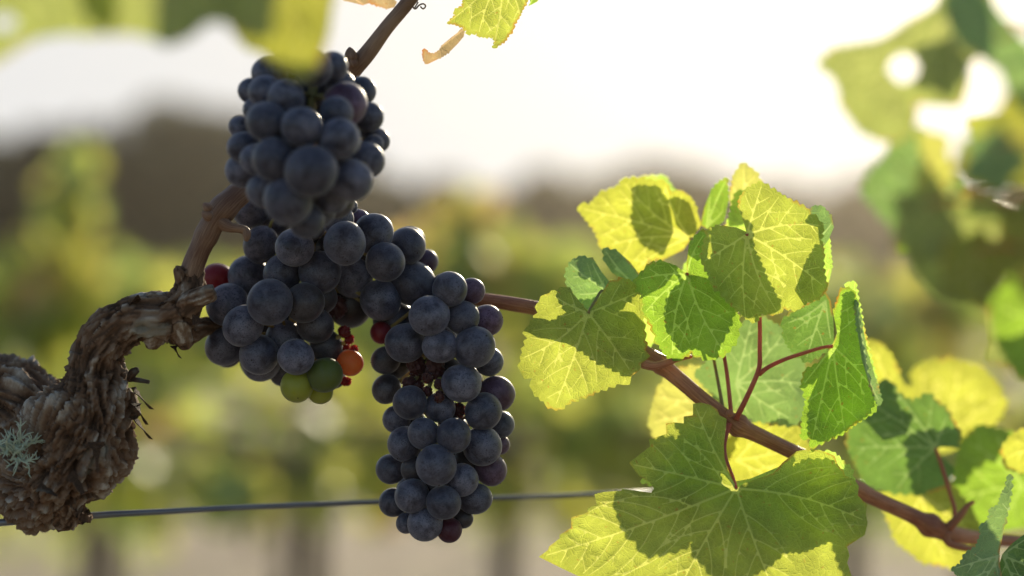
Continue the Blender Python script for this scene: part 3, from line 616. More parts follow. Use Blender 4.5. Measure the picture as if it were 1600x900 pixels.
B = [(392.6, 328, 27, 1.2), (407.7, 382, 26, .9), (460.6, 386.5, 28.5, .3), (432, 344, 23, 1.5), (483, 348, 26, 1.5), (527, 342, 23, 1.6), (547, 323, 11, 2.4), (538.8, 380, 30, .2), (560.7, 344, 16, 2.6, 'v'), (583, 365, 28.5, 1.0), (602, 409.6, 28, .5), (636, 384, 26.5, 1.3), (664.6, 408.5, 18, 2.4, 'v'), (645.7, 443, 32, .3), (594.7, 469, 30, 0), (552.4, 434, 28, .7), (500, 425.5, 30, 1.5), (441.7, 427, 28, 1.3), (387, 429, 27, 1.0), (339.7, 437, 24, 2.0, 'r'), (356.7, 476.5, 31, .7), (421.6, 472, 32.5, .1), (380, 509, 28.5, 0), (351, 541, 28, 1.0), (405, 554, 29, .3), (408, 567, 27, 1.4), (445, 533, 28, .7), (449, 499, 20, 1.9, 'd'), (475.7, 472.7, 29, 1.2, 'd'), (462.5, 557.7, 26, 1.3), (443.6, 578.5, 22, 2.2), (492.7, 508.6, 25, 1.7, 'd'), (509.7, 540.7, 23, 1.9, 'd'), (545.6, 476.5, 33, 1.3, 'd'), (615.5, 499, 28, 1.1), (507.8, 586, 24, 1.8, 'g'), (464, 603, 23, 2.4, 'y'), (500, 612, 18, 3.0, 'y'), (547, 567, 18, 2.2, 'o'), (522, 590, 16, 2.6, 'd'), (538, 518, 10, 2.4, 'k'), (546, 530, 8, 2.5, 'k'), (534, 545, 12, 2.2, 'k'), (553, 546, 7, 2.5, 'k'), (541, 596, 8, 2.7, 'k'), (532, 568, 10, 2.4, 'k'), (515, 390, 20, 2.8, 'd'), (480, 360, 22, 3, 'd'), (500, 465, 24, 3, 'd'), (425, 510, 24, 2.8, 'd'), (390, 465, 24, 2.6, 'd'), (570, 400, 24, 2.6, 'd'), (525, 480, 18, 3, 's'), (420, 360, 22, 3, 'd')]
Cc = [(702.7, 452, 25.5, .8), (737, 454.7, 18.5, 1.8, 'v'), (722.7, 496, 24, .7), (670.7, 493.3, 29.5, .3), (760, 501, 23, 1.6, 'v'), (688, 541, 24.5, .4), (741, 542.7, 29.5, .1), (633, 536, 28, .9), (764, 565, 21, 1.8), (596, 520, 16, 2.6, 'r'), (602.7, 562.7, 20, 2.0, 'd'), (604, 608, 21, 2.0, 'd'), (721, 598.7, 27, .7), (776, 615, 25.5, 1.2, 'v'), (641, 629, 24, .6), (755, 643, 27, .4), (687, 637, 22, 1.1), (783, 663.6, 19, 2.0), (619.5, 655, 20, 1.8), (662, 677.5, 23, .4), (708.7, 681, 25, .2), (753.8, 696.8, 28, .7), (632.5, 694, 25, 1.0), (781, 695, 14, 2.4, 'v'), (610.8, 733, 22, 1.5), (645.5, 734, 18, 1.3, 'd'), (681.6, 727, 29, 0), (722, 750, 24, .7), (766.8, 734, 23, 1.5, 'v'), (742, 779, 23, 1.3), (615, 785, 21, 1.7), (644, 775, 24.5, .5), (693, 785, 25, .6), (664, 818, 25, .6), (635, 817, 15, 1.8), (723, 809.5, 15, 1.7, 'd'), (702, 828, 18, 1.7, 'w'), (655, 585, 15, 1.9, 's'), (668, 590, 9, 1.2, 's'), (667, 612, 9, .9, 's'), (685, 600, 8, 1.1, 's'), (686, 620, 9, .8, 's'), (716, 640, 11, 1.4, 's'), (655, 604, 8, 1.3, 's'), (650, 570, 16, 1.9, 's'), (680, 575, 16, 2.0, 's'), (640, 600, 12, 1.8, 's'), (700, 620, 9, 1.4, 's'), (700, 580, 20, 2.4, 'd'), (640, 660, 22, 2.4, 'd'), (700, 720, 22, 2.4, 'd'), (620, 570, 20, 2.6, 'd'), (730, 720, 20, 2.2, 'd'), (680, 760, 18, 2, 'd'), (705, 655, 18, 2.2, 'd')]
bunch('rounded upper bunch of bloomy blue grapes, soft out of focus, nearest the camera', A, .628, lambda y: 478, 230, .03, 1, [(492, 112), (488, 150), (480, 230), (470, 320)], fill=30)
bunch('wide middle bunch of dark grapes, one red at its left and green ones below', B, .690, lambda y: 470 + (0 if y > 460 else 60), 450, .028, 2, [(440, 330), (500, 370), (480, 440), (450, 520), (480, 580)], fill=34)
bunch('long hanging bunch of blue-black grapes ending low, with shrivelled brown berries inside', Cc, .690, lambda y: 690, 640, .03, 3, [(640, 420), (690, 470), (695, 560), (690, 680), (680, 780)], fill=34)

# ================================================================= LEAVES
def inside(p, poly):
    x, y = p; c = False; n = len(poly); j = n - 1
    for i in range(n):
        xi, yi = poly[i]; xj, yj = poly[j]
        if (yi > y) != (yj > y) and x < (xj - xi) * (y - yi) / (yj - yi) + xi: c = not c
        j = i
    return c
def segd(p, a, b):
    dx, dy = b[0] - a[0], b[1] - a[1]; l = dx * dx + dy * dy
    t = 0 if l == 0 else max(0, min(1, ((p[0] - a[0]) * dx + (p[1] - a[1]) * dy) / l)); return hypot(p[0] - a[0] - t * dx, p[1] - a[1] - t * dy)
def vine_leaf(parent, poly, jn, tips, d, mat, tilt=(0, 0), cup=0.0, wave=1.0, quilt=1.0, tooth=13, seed=0, sp=6.5, holes=(), petiole=None, label=None, vein_w=1.0, name='leaf', edge_curl=0.0, pm=None):
    """poly/jn/tips in photo pixels. tilt: metres of depth per 100 px in x, y. cup: metres at 100 px"""
    rng = random.Random(seed); jx, jy = jn
    area = sum(poly[i][0] * poly[(i + 1) % len(poly)][1] - poly[(i + 1) % len(poly)][0] * poly[i][1] for i in range(len(poly)))
    sg = 1 if area > 0 else -1
    bd = []
    n = len(poly)
    for i in range(n):
        a, b = poly[i], poly[(i + 1) % n]; L = hypot(b[0] - a[0], b[1] - a[1])
        if L < 1: continue
        tx, ty = (b[0] - a[0]) / L, (b[1] - a[1]) / L; nx, ny = ty * sg, -tx * sg
        near = min(hypot(a[0] - jx, a[1] - jy), hypot(b[0] - jx, b[1] - jy)) < 34
        if tooth and not near:
            m = max(1, round(L / (tooth * rng.uniform(.8, 1.25))))
            for k in range(m):
                q = k / m; h = L / m * rng.uniform(.22, .42); pk = rng.uniform(.5, .8)
                bd.append((a[0] + tx * L * q, a[1] + ty * L * q))
                if L / m > 4:
                    bd.append((a[0] + tx * L * (q + pk * .5 / m) + nx * h * .62, a[1] + ty * L * (q + pk * .5 / m) + ny * h * .62))
                    bd.append((a[0] + tx * L * (q + pk / m) + nx * h, a[1] + ty * L * (q + pk / m) + ny * h))
        else:
            m = max(1, round(L / 8))
            for k in range(m): bd.append((a[0] + tx * L * k / m, a[1] + ty * L * k / m))
    hb = []
    for (hx, hy, ha, hbb) in holes:
        hb.append([(hx + ha * cos(2 * pi * k / 18) * rng.uniform(.92, 1.08), hy + hbb * sin(2 * pi * k / 18) * rng.uniform(.92, 1.08)) for k in range(18)])
    # veins (photo pixels)
    veins = []
    prim = []
    for (tx, ty) in tips:
        L = hypot(tx - jx, ty - jy); ux, uy = (tx - jx) / L, (ty - jy) / L; bow = rng.uniform(-.06, .06) * L
        P = []; m = max(4, int(L / 7))
        for k in range(m + 1):
            q = k / m * .97; P.append((jx + ux * L * q - uy * bow * sin(pi * q), jy + uy * L * q + ux * bow * sin(pi * q)))
        prim.append(P); veins.append((P, 1.0, .35))
    for P in prim:
        m = len(P); L = hypot(P[-1][0] - P[0][0], P[-1][1] - P[0][1]); ns = max(2, int(L / 38)); sdd = rng.choice((1, -1))
        for s in range(1, ns + 1):
            for side in (1, -1):
                q = (s + (.45 if side == sdd else 0) - .25) / (ns + .6)
                if q < .14 or q > .93: continue
                i = int(q * (m - 1)); x, y = P[i]; dx, dy = P[min(i + 1, m - 1)][0] - P[max(0, i - 1)][0], P[min(i + 1, m - 1)][1] - P[max(0, i - 1)][1]
                a = math.atan2(dy, dx) + side * R(rng.uniform(44, 56)); Ls = L * (.52 * (1 - q) + .16); Q = [(x, y)]; st = 6
                for k in range(int(Ls / st)):
                    a -= side * .035; nxp = (Q[-1][0] + cos(a) * st, Q[-1][1] + sin(a) * st)
                    if not inside((nxp[0] + cos(a) * 6, nxp[1] + sin(a) * 6), bd): break
                    if any(o is not P and min(hypot(nxp[0] - u[0], nxp[1] - u[1]) for u in o[2:]) < 7 for o in prim if len(o) > 2): break
                    Q.append(nxp)
                if len(Q) > 3:
                    veins.append((Q, .5, .2))
                    if len(Q) > 7 and rng.random() < .8:
                        j = len(Q) // 2; b = a + side * R(-48) * rng.choice((1, -1)); q2 = [Q[j]]
                        for k in range(rng.randint(3, 6)):
                            nn = (q2[-1][0] + cos(b) * 5, q2[-1][1] + sin(b) * 5)
                            if not inside(nn, bd): break
                            q2.append(nn)
                        if len(q2) > 2: veins.append((q2, .26, .14))
    HW = {1.0: (1.45, .4), .5: (.55, .2), .26: (.12, .02)}
    vseg = []
    for P, w_, e in veins:
        a0, a1 = HW[w_]; m = len(P) - 1
        for i in range(m): vseg.append((P[i], P[i + 1], (a0 + (a1 - a0) * (i + .5) / m) * vein_w))
    def vein_dist(x, y):
        best = 12.0
        for a, b, hw in vseg:
            if abs(a[0] - x) > 20 or abs(a[1] - y) > 20: continue
            v = segd((x, y), a, b) - hw
            if v < best: best = v
        return best
    rmax = max(hypot(x - jx, y - jy) for x, y in bd)
    def depth(x, y, full=True, vd=None):
        r = hypot(x - jx, y - jy); q = r / rmax
        z = d + tilt[0] * (x - jx) / 100 + tilt[1] * (y - jy) / 100 + cup * (r / 100) ** 2
        z += wave * .0030 * q * q * noise.noise(Vector(((x) * .016, (y) * .016, seed * 1.7))) * 2
        z += wave * .0012 * q ** 3 * sin(math.atan2(y - jy, x - jx) * 9 + seed)
        z += wave * .0045 * q * noise.noise(Vector(((x) * .0065, (y) * .0065, seed * 3.1 + 9)))
        if full:
            dv = vein_dist(x, y) if vd is None else vd
            z += quilt * (.0013 * (1 - math.exp(-max(0, dv) / 8.0)) + min(0, dv) * .00012)
            z += quilt * .0004 * noise.noise(Vector((x * .06, y * .06, seed)))
        if edge_curl:
            z += edge_curl * max(0, q - .6) ** 2 * .05
        return z
    xs = [p[0] for p in bd]; ys = [p[1] for p in bd]; pts = [Vector(p) for p in bd]; nb = len(bd)
    edges = [(i, (i + 1) % nb) for i in range(nb)]
    for h in hb:
        b0 = len(pts); pts += [Vector(p) for p in h]; edges += [(b0 + i, b0 + (i + 1) % len(h)) for i in range(len(h))]
    y = min(ys); row = 0
    while y < max(ys):
        x = min(xs) + (row % 2) * sp * .5
        while x < max(xs):
            p = (x + rng.uniform(-.2, .2) * sp, y + rng.uniform(-.2, .2) * sp)
            if inside(p, bd) and min(hypot(p[0] - q[0], p[1] - q[1]) for q in bd) > sp * .45 and vein_dist(*p) > 3.4: pts.append(Vector(p))
            x += sp
        y += sp * .87; row += 1
    extra = []
    for P, w_, e in veins:
        b0 = len(pts); Q = [P[0]]
        for p in P[1:]:
            if inside(p, bd): Q.append(p)
            else: break
        if len(Q) > 1:
            for i in range(1, len(Q)):
                dx, dy = Q[i][0] - Q[i - 1][0], Q[i][1] - Q[i - 1][1]; l = hypot(dx, dy) or 1; mx_, my_ = (Q[i][0] + Q[i - 1][0]) / 2, (Q[i][1] + Q[i - 1][1]) / 2
                for sd_ in (-1, 1):
                    p = (mx_ - sd_ * dy / l * 3.2, my_ + sd_ * dx / l * 3.2)
                    if inside(p, bd) and vein_dist(*p) > 1.3: extra.append(p)
            pts += [Vector(p) for p in Q]; edges += [(b0 + i, b0 + i + 1) for i in range(len(Q) - 1)]
    kept = []
    for p in extra:
        if all(abs(p[0] - q[0]) + abs(p[1] - q[1]) > 2.4 for q in kept[-60:]): kept.append(p); pts.append(Vector(p))
    r = delaunay_2d_cdt(pts, edges, [list(range(nb))], 1, 1e-4)
    V2, F = r[0], r[2]
    if hb: F = [f for f in F if not any(inside((sum(V2[i][0] for i in f) / 3, sum(V2[i][1] for i in f) / 3), h) for h in hb)]
    off = parent_loc(parent)
    vs = []; uv = []; vds = []; eds = []
    ph = rng.uniform(0, 40)
    for v in V2:
        eds.append(min(hypot(v[0] - q[0], v[1] - q[1]) for q in bd)); q_ = vein_dist(v[0], v[1]); vds.append(q_); vs.append(tuple(at(v[0], v[1], depth(v[0], v[1], True, q_)) - off)); uv.append((v[0] / 100 + ph, v[1] / 100, 0))
    faces = [tuple(f) for f in F]; mi = [0] * len(faces)
    me = bpy.data.meshes.new(name); me.from_pydata(vs, [], faces); me.update(); me.polygons.foreach_set('material_index', mi); me.polygons.foreach_set('use_smooth', [True] * len(faces))
    A_ = me.attributes.new('leaf_uv', 'FLOAT_VECTOR', 'POINT'); A_.data.foreach_set('vector', [c for t in uv for c in t])
    A_ = me.attributes.new('edge_dist', 'FLOAT', 'POINT'); A_.data.foreach_set('value', eds)
    A_ = me.attributes.new('vein_dist', 'FLOAT', 'POINT'); A_.data.foreach_set('value', vds)
    o = link(name, me, [LF[mat]], parent)
    if label: o['label'] = label
    if petiole:
        P = [(jx, jy, d - .0002, 2.6)] + list(petiole); fin(cane(P, pm or PETIOLE, 'petiole', o, 10, 5, rough=.04, seed=seed))
    return o
def cr(pts, s, ox, oy): return [(ox + x / s, oy + y / s) for x, y in pts]

# ---- main leafy shoot (in focus)
sh = thing('leafy_shoot', 'red-brown shoot carrying a fan of backlit green and yellow leaves, right of the bunches', 'vine shoot', at(745, 466, .715))
c = cane([(700, 462, .735, 11), (750, 468, .728, 11), (800, 475, .722, 11.5), (840, 482, .720, 11.5), (900, 500, .720, 12), (960, 525, .720, 12), (1015, 556, .718, 12.5), (1060, 592, .716, 12.5), (1100, 626, .715, 12), (1145, 660, .716, 13), (1200, 688, .720, 12), (1270, 722, .727, 12), (1350, 770, .737, 12), (1420, 803, .747, 12), (1478, 832, .755, 14), (1540, 842, .765, 10), (1620, 850, .775, 9), (1800, 880, .79, 8)], CANE_RED, 'cane', sh, 20, 4, nodes=[(.135, .25), (.29, .30), (.42, .45), (.60, .15), (.70, .45)], rough=.09, seed=4)
bud(c[0], 1140, 648, .708, 6, 1.4); bud(c[0], 1012, 570, .712, 7, 2.9)
fin(c)
fin(cane([(1005, 568, .712, 8), (1025, 572, .710, 7), (1055, 562, .709, 5), (1080, 557, .712, 3)], CANE_RED, 'side_spur', sh, 12, 4))
fin(cane([(1478, 832, .753, 9), (1482, 848, .752, 6), (1505, 856, .752, 5), (1530, 858, .752, 4)], CANE_RED, 'side_spur', sh, 12, 4))
fin(cane([(1480, 826, .753, 8), (1500, 806, .752, 6), (1512, 790, .752, 4), (1522, 784, .752, 3)], CANE_RED, 'side_spur', sh, 12, 4))
# twin petioles from the node
def leafs():
    # big lower leaf
    s8 = 2.7586
    P = cr([(60, 745), (100, 715), (105, 700), (150, 665), (150, 650), (200, 620), (200, 575), (270, 555), (270, 535), (310, 520), (300, 475), (340, 465), (415, 460), (420, 450), (490, 462), (545, 468), (555, 450), (540, 425), (490, 395), (450, 340), (500, 300), (540, 270), (535, 240), (610, 215), (608, 170), (640, 165), (685, 170), (685, 140), (725, 135), (725, 85), (760, 80), (800, 90), (830, 110), (840, 135), (870, 150), (865, 200), (858, 260), (860, 320), (875, 370), (905, 430), (912, 450), (950, 425), (1010, 405), (1070, 385), (1110, 340), (1170, 290), (1230, 280), (1290, 290), (1335, 310), (1350, 350), (1375, 375), (1380, 395), (1420, 410), (1440, 440), (1435, 480), (1475, 520), (1470, 560), (1478, 600), (1465, 650), (1420, 680), (1390, 700), (1400, 740), (1390, 770), (1410, 830), (1300, 900), (1000, 960), (600, 950), (400, 880), (230, 828), (150, 790)], s8, 820, 600)
    T = cr([(735, 95), (455, 345), (70, 745), (640, 930), (1090, 930), (1470, 590), (1300, 300)], s8, 820, 600)
    T = [T[0], T[1], T[2], T[3], T[4], T[5]]
    vine_leaf(sh, P, (1150.5, 763), T, .690, 'fresh', tilt=(.000, -.004), cup=.0008, wave=1.2, tooth=0, seed=3, sp=6, vein_w=1.15, petiole=[(1145, 745, .694, 2.6), (1134, 715, .702, 2.8), (1133, 690, .708, 3), (1140, 662, .712, 4)], label='large toothed leaf lowest in the photo, half green half glowing yellow')
    # M1
    P = [(884, 449), (858, 458), (842, 471), (840, 489), (827, 507), (824, 529), (816, 551), (812, 578), (831, 591), (833, 613), (849, 627), (862, 638), (873, 640), (893, 627), (920, 618), (938, 609), (964, 600), (987, 587), (1000, 569), (1009, 547), (1007, 516), (1002, 484), (996, 453), (987, 440), (978, 436), (964, 438), (948, 445), (936, 465), (926, 480), (919, 487), (908, 474), (895, 458)]
    vine_leaf(sh, P, (919, 489), [(866, 463), (816, 560), (868, 634), (985, 580), (1000, 455)], .703, 'fresh', tilt=(.004, .002), cup=.001, seed=7, tooth=15, petiole=[(930, 470, .708, 2.4), (945, 455, .713, 2.4), (975, 500, .717, 2.5), (1012, 553, .716, 3)], label='rounded leaf at the left end of the fan, lower edge glowing yellow', pm=PETIOLE_G)
    # M2 and teal fold behind
    P = [(886, 447), (884, 425), (892, 408), (908, 400), (928, 406), (940, 425), (952, 440), (975, 445), (985, 460), (960, 480), (920, 487), (898, 468)]
    vine_leaf(sh, P, (950, 455), [(890, 412), (925, 410), (905, 460)], .716, 'teal', tilt=(0, .002), seed=9, tooth=11, label='small pale blue-green leaf above the rounded left leaf')
    P = [(942, 388), (965, 392), (985, 410), (1000, 430), (1000, 450), (975, 440), (955, 425), (945, 410)]
    vine_leaf(sh, P, (985, 440), [(946, 392), (960, 420)], .722, 'teal', seed=10, tooth=10)
    # M3 upper left yellow
    P = [(902, 324), (920, 320), (933, 307), (947, 298), (969, 289), (971, 280), (996, 278), (1022, 282), (1042, 286), (1049, 304), (1062, 298), (1080, 311), (1089, 329), (1096, 351), (1084, 369), (1067, 391), (1040, 404), (1013, 406), (1009, 418), (996, 427), (987, 418), (969, 404), (951, 387), (938, 387), (933, 364), (920, 347), (907, 333)]
    vine_leaf(sh, P, (1078, 372), [(1040, 292), (975, 285), (908, 326), (950, 384), (995, 420)], .745, 'yellow', tilt=(-.004, .0), wave=1.4, seed=12, tooth=13, petiole=[(1085, 382, .742, 2.5), (1090, 420, .735, 2.5), (1098, 480, .725, 2.5), (1115, 560, .72, 2.6), (1130, 640, .716, 3)], label='soft yellow leaf at the upper left of the fan', pm=PETIOLE_G)
    P = [(1050, 302), (1063, 297), (1082, 312), (1092, 340), (1094, 356), (1080, 360), (1060, 345)]
    vine_leaf(sh, P, (1086, 360), [(1062, 302), (1080, 318)], .752, 'pale', seed=13, tooth=10)
    # M4
    P = [(997, 432), (1015, 412), (1035, 408), (1055, 414), (1068, 425), (1073, 427), (1073, 410), (1076, 385), (1090, 365), (1103, 360), (1125, 425), (1145, 470), (1155, 500), (1152, 530), (1135, 552), (1112, 562), (1095, 558), (1080, 550), (1060, 564), (1040, 555), (1030, 540), (1017, 510), (1007, 490), (1002, 462), (992, 450)]
    vine_leaf(sh, P, (1073, 428), [(1000, 436), (1008, 488), (1050, 558), (1130, 548), (1100, 366)], .703, 'green', tilt=(.002, -.001), cup=.0012, seed=15, tooth=13, petiole=[(1085, 440, .708, 2.5), (1110, 490, .714, 2.5), (1132, 560, .716, 3), (1143, 650, .714, 3.6)], label='green leaf in the middle of the fan with bright lit patches')
    # M5
    P = [(1195, 287), (1182, 287), (1165, 297), (1155, 310), (1154, 325), (1162, 347), (1166, 362), (1150, 355), (1125, 352), (1107, 357), (1100, 380), (1095, 405), (1105, 425), (1112, 445), (1125, 455), (1140, 475), (1155, 487), (1170, 500), (1182, 503), (1190, 490), (1210, 492), (1225, 482), (1245, 484), (1262, 472), (1282, 465), (1293, 450), (1286, 418), (1287, 395), (1282, 375), (1287, 355), (1280, 345), (1267, 335), (1260, 325), (1250, 320), (1230, 310), (1215, 300), (1204, 295)]
    vine_leaf(sh, P, (1167, 366), [(1190, 290), (1284, 352), (1288, 448), (1215, 488), (1165, 498), (1100, 408)], .690, 'fresh', tilt=(.001, .003), cup=.0012, wave=1.2, seed=17, tooth=10, petiole=[(1172, 385, .697, 2.6), (1182, 440, .703, 3), (1187, 500, .705, 3.3), (1187, 545, .706, 3.5), (1186, 575, .707, 3.8), (1172, 610, .708, 4), (1150, 655, .712, 4.6)], label='crinkled leaf topmost in the fan with a bright diagonal patch')
    P = [(1262, 335), (1270, 322), (1285, 322), (1300, 340), (1303, 355), (1294, 376), (1284, 388), (1281, 365), (1280, 348)]
    vine_leaf(sh, P, (1280, 372), [(1284, 326), (1300, 348)], .698, 'teal', tilt=(-.01, 0), seed=18, tooth=8)
    P = [(1000, 276), (1038, 274), (1056, 300), (1062, 345), (1047, 380), (1012, 366), (996, 330)]
    vine_leaf(sh, P, (1060, 345), [(1010, 282), (1020, 365)], .762, 'thin', seed=86, tooth=10, sp=8)  # small hidden leaf added to cast a shade patch on the yellow leaf
    # hidden leaves added close behind the fan, shaped to cast its leaf-on-leaf shade
    P = [(1150, 300), (1195, 292), (1200, 330), (1218, 380), (1236, 420), (1228, 436), (1190, 440), (1150, 420), (1130, 370)]
    vine_leaf(sh, P, (1180, 420), [(1190, 300), (1140, 370), (1225, 400)], .738, 'thin', seed=81, tooth=11, sp=8)
    P = [(1248, 432), (1262, 395), (1282, 360), (1296, 372), (1300, 420), (1292, 455), (1265, 462)]
    vine_leaf(sh, P, (1270, 455), [(1284, 368), (1296, 420)], .712, 'thin', seed=82, tooth=9, sp=8)
    P = [(884, 470), (905, 452), (960, 440), (1010, 452), (1036, 490), (1030, 530), (1000, 548), (955, 520), (925, 500), (925, 470), (905, 485)]
    vine_leaf(sh, P, (1000, 470), [(890, 468), (1030, 520), (950, 515)], .733, 'thin', seed=83, tooth=11, sp=8)
    P = [(1062, 432), (1072, 410), (1100, 390), (1140, 400), (1165, 440), (1150, 480), (1128, 520), (1105, 500), (1082, 505), (1062, 470)]
    vine_leaf(sh, P, (1120, 420), [(1070, 460), (1130, 510), (1160, 445)], .735, 'thin', seed=84, tooth=11, sp=8)
    P = [(1000, 752), (1060, 770), (1090, 778), (1128, 786), (1165, 814), (1210, 836), (1258, 842), (1296, 826), (1326, 804), (1342, 790), (1330, 732), (1300, 706), (1262, 706), (1225, 726), (1172, 748), (1150, 752), (1132, 740), (1122, 700), (1112, 670), (1085, 662), (1062, 676), (1030, 720), (1022, 745)]
    vine_leaf(sh, P, (1160, 775), [(1075, 680), (1010, 760), (1260, 845), (1325, 760)], .699, 'thin', seed=85, tooth=11, sp=8, quilt=.5)
    P = [(1322, 442), (1336, 440), (1343, 480), (1354, 530), (1366, 580), (1371, 606), (1358, 636), (1330, 655), (1290, 676), (1266, 668), (1270, 600), (1290, 552), (1314, 520), (1318, 480)]
    vine_leaf(sh, P, (1312, 530), [(1330, 445), (1376, 600), (1280, 665)], .7065, 'thin', seed=87, tooth=10, sp=8, quilt=.5)
    # M6 spikes behind
    P = [(1094, 352), (1100, 325), (1110, 300), (1122, 286), (1136, 277), (1138, 315), (1132, 345), (1112, 362)]
    vine_leaf(sh, P, (1104, 356), [(1134, 282), (1110, 306), (1130, 330)], .740, 'green', seed=20, tooth=10, tilt=(.01, 0), label='narrow leaf tip standing behind the top of the fan')
    P = [(1143, 345), (1140, 305), (1147, 272), (1161, 254), (1178, 266), (1192, 288), (1195, 310), (1170, 340), (1155, 345)]
    vine_leaf(sh, P, (1155, 350), [(1162, 260), (1188, 290), (1146, 290)], .745, 'pale', seed=21, tooth=11, label='pale yellow leaf tip at the very top of the fan')
    # M7 right hanging leaf
    P = [(1310, 462), (1320, 450), (1330, 451), (1338, 465), (1343, 490), (1348, 525), (1353, 550), (1361, 580), (1372, 610), (1375, 625), (1365, 645), (1340, 660), (1320, 675), (1300, 685), (1280, 694), (1264, 697), (1274, 685), (1252, 686), (1254, 650), (1260, 625), (1252, 600), (1257, 580), (1277, 568), (1294, 549), (1300, 541), (1308, 520), (1302, 490)]
    vine_leaf(sh, P, (1301, 541), [(1322, 458), (1370, 615), (1320, 672), (1268, 690), (1256, 600)], .692, 'green', tilt=(.006, .001), cup=.001, wave=.8, seed=23, tooth=11, petiole=[(1285, 543, .694, 2.8), (1255, 552, .698, 3), (1225, 562, .702, 3.2), (1200, 574, .705, 3.5), (1186, 585, .707, 3.8)], label='narrow folded leaf hanging at the right of the fan')
    P = [(1334, 470), (1340, 470), (1348, 510), (1355, 548), (1368, 590), (1378, 628), (1372, 634), (1358, 600), (1346, 560), (1340, 520)]
    vine_leaf(sh, P, (1352, 560), [(1338, 474), (1373, 626)], .688, 'teal', tilt=(-.02, 0), seed=24, tooth=7, sp=5, wave=.6)
    # M11 under M5
    P = [(1222, 500), (1240, 485), (1262, 474), (1290, 456), (1298, 470), (1302, 500), (1303, 530), (1285, 552), (1262, 566), (1240, 552), (1226, 532)]
    vine_leaf(sh, P, (1290, 470), [(1230, 505), (1260, 560), (1298, 530)], .718, 'deep', seed=26, tooth=11, tilt=(-.002, 0))
    # M9 behind cane
    P = [(1085, 585), (1110, 560), (1150, 520), (1175, 490), (1200, 500), (1225, 515), (1255, 560), (1262, 600), (1258, 650), (1240, 665), (1200, 662), (1160, 650), (1120, 625)]
    vine_leaf(sh, P, (1150, 600), [(1175, 500), (1225, 520), (1255, 600), (1235, 655), (1170, 648)], .745, 'teal', seed=27, tooth=12, sp=8, label='blue-green leaf behind the forked petioles')
    P = [(1013, 660), (1025, 615), (1045, 580), (1085, 572), (1130, 590), (1160, 630), (1150, 690), (1110, 720), (1060, 730), (1030, 700)]
    vine_leaf(sh, P, (1120, 630), [(1025, 620), (1020, 660), (1060, 720)], .765, 'pale', seed=28, tooth=15, sp=9, label='pale lit leaf behind the cane, left of the node')
    P = [(1130, 690), (1160, 670), (1195, 655), (1225, 640), (1245, 665), (1262, 690), (1270, 720), (1240, 750), (1200, 775), (1150, 770), (1120, 740)]
    vine_leaf(sh, P, (1150, 720), [(1230, 648), (1262, 700), (1220, 760)], .755, 'yellow', seed=29, tooth=12, sp=8, label='bright yellow leaf behind the cane, right of the node')
    # right side, behind
    P = [(1350, 530), (1375, 535), (1395, 560), (1410, 600), (1430, 610), (1420, 640), (1385, 650), (1360, 620), (1345, 580)]
    vine_leaf(sh, P, (1400, 640), [(1362, 540), (1380, 600)], .80, 'yellow', seed=31, tooth=12, sp=9)
    P = [(1322, 640), (1345, 610), (1370, 600), (1390, 596), (1402, 612), (1425, 630), (1450, 615), (1480, 640), (1502, 680), (1496, 700), (1470, 698), (1460, 704), (1490, 730), (1480, 760), (1440, 772), (1390, 768), (1350, 755), (1325, 700)]
    vine_leaf(sh, P, (1462, 700), [(1340, 620), (1395, 605), (1480, 650), (1335, 700), (1400, 765)], .775, 'deep', seed=33, tooth=14, sp=8, tilt=(0, .004), petiole=[(1472, 730, .772, 3), (1484, 770, .765, 3.2), (1492, 800, .758, 3.4), (1486, 826, .755, 4)], label='blurred blue-green leaf with a red petiole at the right of the shoot')
    P = [(1425, 580), (1450, 566), (1490, 562), (1530, 572), (1560, 600), (1574, 630), (1560, 655), (1520, 672), (1505, 700), (1470, 710), (1440, 680), (1430, 630)]
    vine_leaf(sh, P, (1470, 700), [(1440, 575), (1500, 568), (1565, 620)], .85, 'yellow', seed=35, tooth=15, sp=10, label='round yellow blurred leaf above the right end of the cane')
    P = [(1500, 690), (1530, 665), (1570, 672), (1600, 690), (1650, 700), (1660, 780), (1620, 820), (1560, 830), (1500, 810), (1488, 760)]
    vine_leaf(sh, P, (1600, 760), [(1510, 690), (1570, 680), (1500, 780), (1560, 825)], .81, 'green', seed=37, tooth=14, sp=9, label='mid green blurred leaf at the right edge above the cane')
    P = [(1565, 700), (1580, 680), (1610, 665), (1650, 680), (1650, 730), (1600, 740), (1570, 730)]
    vine_leaf(sh, P, (1640, 700), [(1570, 715)], .77, 'yellow', seed=38, tooth=12, sp=9)
    P = [(1375, 772), (1400, 765), (1440, 766), (1490, 760), (1520, 800), (1540, 840), (1530, 880), (1480, 885), (1440, 878), (1400, 845), (1385, 805)]
    vine_leaf(sh, P, (1440, 775), [(1400, 835), (1480, 880), (1525, 840)], .79, 'yellow', seed=39, tooth=15, sp=9, label='yellow-green leaf hanging below the cane at the lower right')
    # bottom right sharp pair
    P = [(1486, 888), (1500, 882), (1508, 865), (1525, 855), (1532, 835), (1530, 822), (1545, 812), (1546, 795), (1560, 790), (1565, 770), (1572, 760), (1575, 742), (1580, 741), (1580, 765), (1570, 820), (1562, 862), (1562, 880), (1570, 930), (1520, 930), (1500, 905)]
    vine_leaf(sh, P, (1563, 868), [(1577, 748), (1492, 888), (1530, 925)], .692, 'teal', seed=41, tooth=9, sp=5.5, tilt=(-.01, 0), label='sharp folded leaf cut by the lower right corner')
    P = [(1566, 866), (1580, 850), (1600, 835), (1640, 830), (1660, 880), (1640, 940), (1570, 940), (1556, 900)]
    vine_leaf(sh, P, (1566, 868), [(1610, 838), (1630, 900), (1590, 930)], .694, 'deep', seed=42, tooth=10, sp=6)
leafs()

